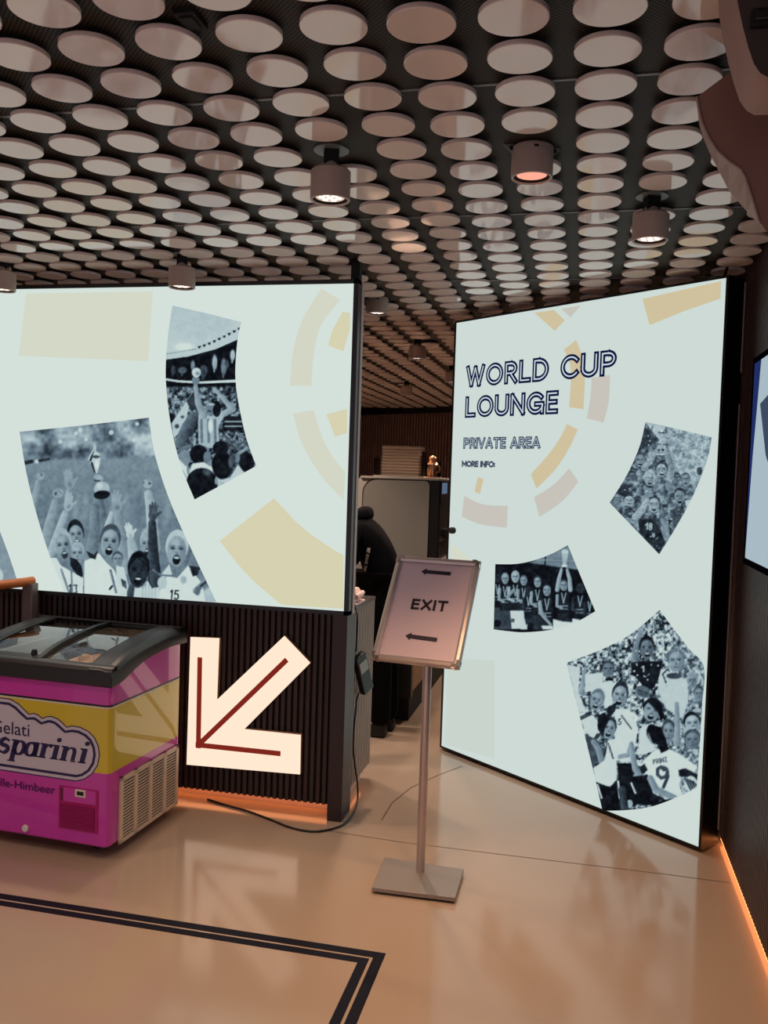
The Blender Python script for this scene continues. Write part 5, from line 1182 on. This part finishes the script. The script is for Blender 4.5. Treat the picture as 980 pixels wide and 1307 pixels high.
skin_body('hoodie', [(-1.085, 4.97, .80, .14), wst+(.125,), ch+(.125,), (-1.275, 4.955, 1.235, .085), (-1.315, 4.95, 1.285, .075), shL+(.07,), (-1.285, 4.765, 1.08, .058), elL+(.055,), (-1.44, 4.675, .945, .044), shR+(.078,), elR+(.062,), (-1.50, 5.11, .955, .044)],
          [(0, 1), (1, 2), (2, 3), (3, 4), (2, 5), (5, 6), (6, 7), (7, 8), (2, 9), (9, 10), (10, 11)], 'hoodie', pe)
skin_body('hood', [(-1.25, 4.85, 1.275, .04), (-1.215, 4.95, 1.285, .05), (-1.25, 5.05, 1.275, .04), (-1.34, 4.87, 1.26, .03), (-1.34, 5.03, 1.26, .03)], [(1, 0), (1, 2), (0, 3), (2, 4)], 'hoodie', pe, 1)
skin_body('trousers', [(-1.09, 4.97, .90, .135), hL+(.1,), kL+(.072,), (-1.09, 4.90, .05, .066), hR+(.1,), kR+(.072,), (-1.075, 5.05, .05, .066)], [(0, 1), (1, 2), (2, 3), (0, 4), (4, 5), (5, 6)], 'trouser', pe)
b = MB()
for (x, y) in ((-1.13, 4.90), (-1.115, 5.05)):
    pr = [(-.13, .0), (-.125, .03), (-.08, .05), (-.02, .075), (.05, .085), (.075, .06), (.08, .0)]
    for s in (0,): b.prism([(x+a, y-.042, z) for a, z in pr], [(x+a, y+.042, z) for a, z in pr], 'shoe')
b.build('shoes', pe, smooth=0, bevel=.012)
b = MB(); b.sphere((-1.445, 4.94, 1.445), (.098, .09, .098), 'hair', 24, 14); b.build('hair', pe)
# printed words running down the sleeve
bpy.context.view_layer.update(); dg = bpy.context.evaluated_depsgraph_get()
ho = [o for o in pe.children if o.name == 'hoodie'][0]; hev = ho.evaluated_get(dg); hm = wm(ho); hmi = hm.inverted()
def on_sleeve(P):
    o_ = hmi @ Vector((P[0], 4.2, P[2])); ok, loc, nrm_, _i = hev.ray_cast(o_, Vector((0, 1, 0)))
    return (hm @ loc)+Vector((0, -.003, 0)) if ok else Vector((P[0], 4.68, P[2]))
t0 = np.array(aty(464, 701, 4.70)); t1 = np.array(aty(455, 733.5, 4.69))
d_ = t1-t0; Ld = np.linalg.norm(d_); d_ /= Ld; up2 = np.cross(d_, [0, 1, 0]); up2 /= np.linalg.norm(up2)
if up2[0] < 0: up2 = -up2
b = MB(); lettering(b, 'WE SHARE THE', lambda u, v, o: tuple(on_sleeve(t0+d_*u+up2*(v-.008))), Ld, .019, .0042, 'white_mark', None, .3)
sl = b.build('sleeve_lettering', pe, smooth=0); plabel(sl, 'white words WE SHARE THE down the sleeve')
# ------------------------------------------------------------------ handrail at the far left
hr = thing('handrail', 'grey railing with an oak handrail, ending behind the freezer at the left edge', 'handrail', (-2.5, 3.5, 0))
b = MB(); b.box(-2.492, -2.44, 3.545, 3.595, 0, .962, 'rail'); b.build('post', hr, smooth=0, bevel=.004)
b = MB(); b.box(-2.60, -2.575, 3.35, 3.375, 0, .945, 'rail'); b.box(-3.6, -2.5, 3.35, 3.375, .93, .945, 'rail'); b.build('post', hr, smooth=0, bevel=.003)
b = MB(); b.tube([(-3.6, 3.36, .962), (-2.60, 3.36, .962), (-2.555, 3.385, .963), (-2.48, 3.54, .968), (-2.466, 3.588, .97)], .021, 'wood', 16); b.build('rail_grip', hr)

# ------------------------------------------------------------------ screen on the right wall
tv = thing('wall_screen', 'dark-framed display screen mounted on the right-hand slatted wall, cut by the picture edge', 'screen', (XR, 2.75, 1.6))
b = MB(); y0, y1, z0, z1 = 2.08, 3.40, 1.235, 1.975; xf = .578
b.box(xf+.004, XR-.012, y0, y1, z0, z1, 'tvframe')
for (a, c, d, e) in ((y0, y1, z0, z0+.022), (y0, y1, z1-.02, z1), (y0, y0+.02, z0, z1), (y1-.02, y1, z0, z1)): b.box(xf, xf+.006, a, c, d, e, 'tvframe')
b.box(XR-.013, XR+.001, y0+.3, y1-.3, z0+.2, z1-.2, 'black')
b.build('housing', tv, smooth=0)
b = MB(); b.poly([(xf+.0025, y1-.02, z0+.022), (xf+.0025, y0+.02, z0+.022), (xf+.0025, y0+.02, z1-.02), (xf+.0025, y1-.02, z1-.02)], 'tv')
b.poly([(xf+.002, y1-.02, z0+.022), (xf+.002, y1-.02, z1-.02), (xf+.002, y1-.14, z1-.02), (xf+.002, y1-.07, 1.62), (xf+.002, y1-.04, 1.4)], 'tv_blue')
b.poly([(xf+.0016, 3.24, 1.80), (xf+.0016, 2.9, 1.85), (xf+.0016, 2.8, 1.45), (xf+.0016, 3.10, 1.62)], 'navy2')
b.build('screen', tv, smooth=0)

# ------------------------------------------------------------------ loudspeakers at the top right
def wp(x, y, Y): return aty(x, y, Y)
sp1 = thing('loudspeaker', 'brown-grey curved loudspeaker under the ceiling at the top right, the lower of the two', 'loudspeaker', (.45, 1.9, 2.1))
near = [wp(x, y, 1.8) for x, y in ((889, 124), (891, 138), (896, 158), (905, 178), (915, 193), (930, 207), (945, 217), (951, 228), (960, 255), (968.5, 283), (1005, 330), (1075, 300), (1075, 30), (945, 82))]
far = [wp(x, y, 1.98) for x, y in ((889, 126), (890, 140), (892, 158), (897, 175), (905, 194), (917, 218), (930, 243), (941, 256), (953, 270), (966, 283), (1005, 320), (1060, 300), (1060, 40), (945, 86))]
b = MB(); b.prism(near, far, 'spk_body', 'spk_face'); b.build('cabinet', sp1, smooth=0)
b = MB(); 
e_ = [near[k]+np.array([0, -.003, 0]) for k in range(10)]; b.tube([tuple(q) for q in e_], .0022, 'spk_face', 6); b.build('edge_bead', sp1)
b = MB(); b.box(.45, XR+.02, 1.86, 1.93, 2.22, 2.28, 'black'); b.build('wall_bracket', sp1, smooth=0)
sp2 = thing('loudspeaker', 'dark rounded loudspeaker in the top right corner, nearer and higher, with a black clip', 'loudspeaker', (.4, 1.6, 2.2))
N2 = ((928, -60), (930, -20), (935, 10), (942, 42), (950, 72), (958, 95), (967, 108), (978, 114), (1060, 112), (1060, -60))
nr2 = [wp(x, y, 1.50) for x, y in N2]; cxm = np.mean([np.array(q) for q in nr2], 0)
inn = [q*.88+cxm*.12+np.array([0, -.018, 0]) for q in nr2]; fr2 = [q+np.array([.0, .10, 0]) for q in nr2]
b = MB(); b.prism(nr2, inn, 'spk_face', 'spk_face', False); b.poly(inn, 'spk_dark'); b.poly(fr2, 'spk_dark'); b.prism(nr2, fr2, 'spk_face', 'spk_face', False); b.build('cabinet', sp2, smooth=35)
b = MB(); c_ = wp(969, 24, 1.478); b.box(c_[0]-.013, c_[0]+.016, 1.470, 1.483, c_[2]-.014, c_[2]+.014, 'blackmatt'); b.box(c_[0]-.008, c_[0]+.016, 1.466, 1.472, c_[2]-.007, c_[2]+.009, 'black'); b.build('clip', sp2, smooth=0, bevel=.003)
b = MB(); b.box(.44, XR+.02, 1.53, 1.57, 2.36, 2.41, 'black'); b.build('wall_bracket', sp2, smooth=0)
# dark socket between the discs at the upper left
q = atz(243, 28, ZC-.012); b = MB(); b.box(q[0]-.022, q[0]+.022, q[1]-.035, q[1]+.035, ZC-.012, ZC+.001, 'blackmatt'); b.box(q[0]-.014, q[0]+.014, q[1]-.022, q[1]+.022, ZC-.016, ZC-.01, 'blackmatt')
tag(b.build('ceiling_socket', None, smooth=0), 'black square ceiling socket between discs at the upper left', 'ceiling socket')
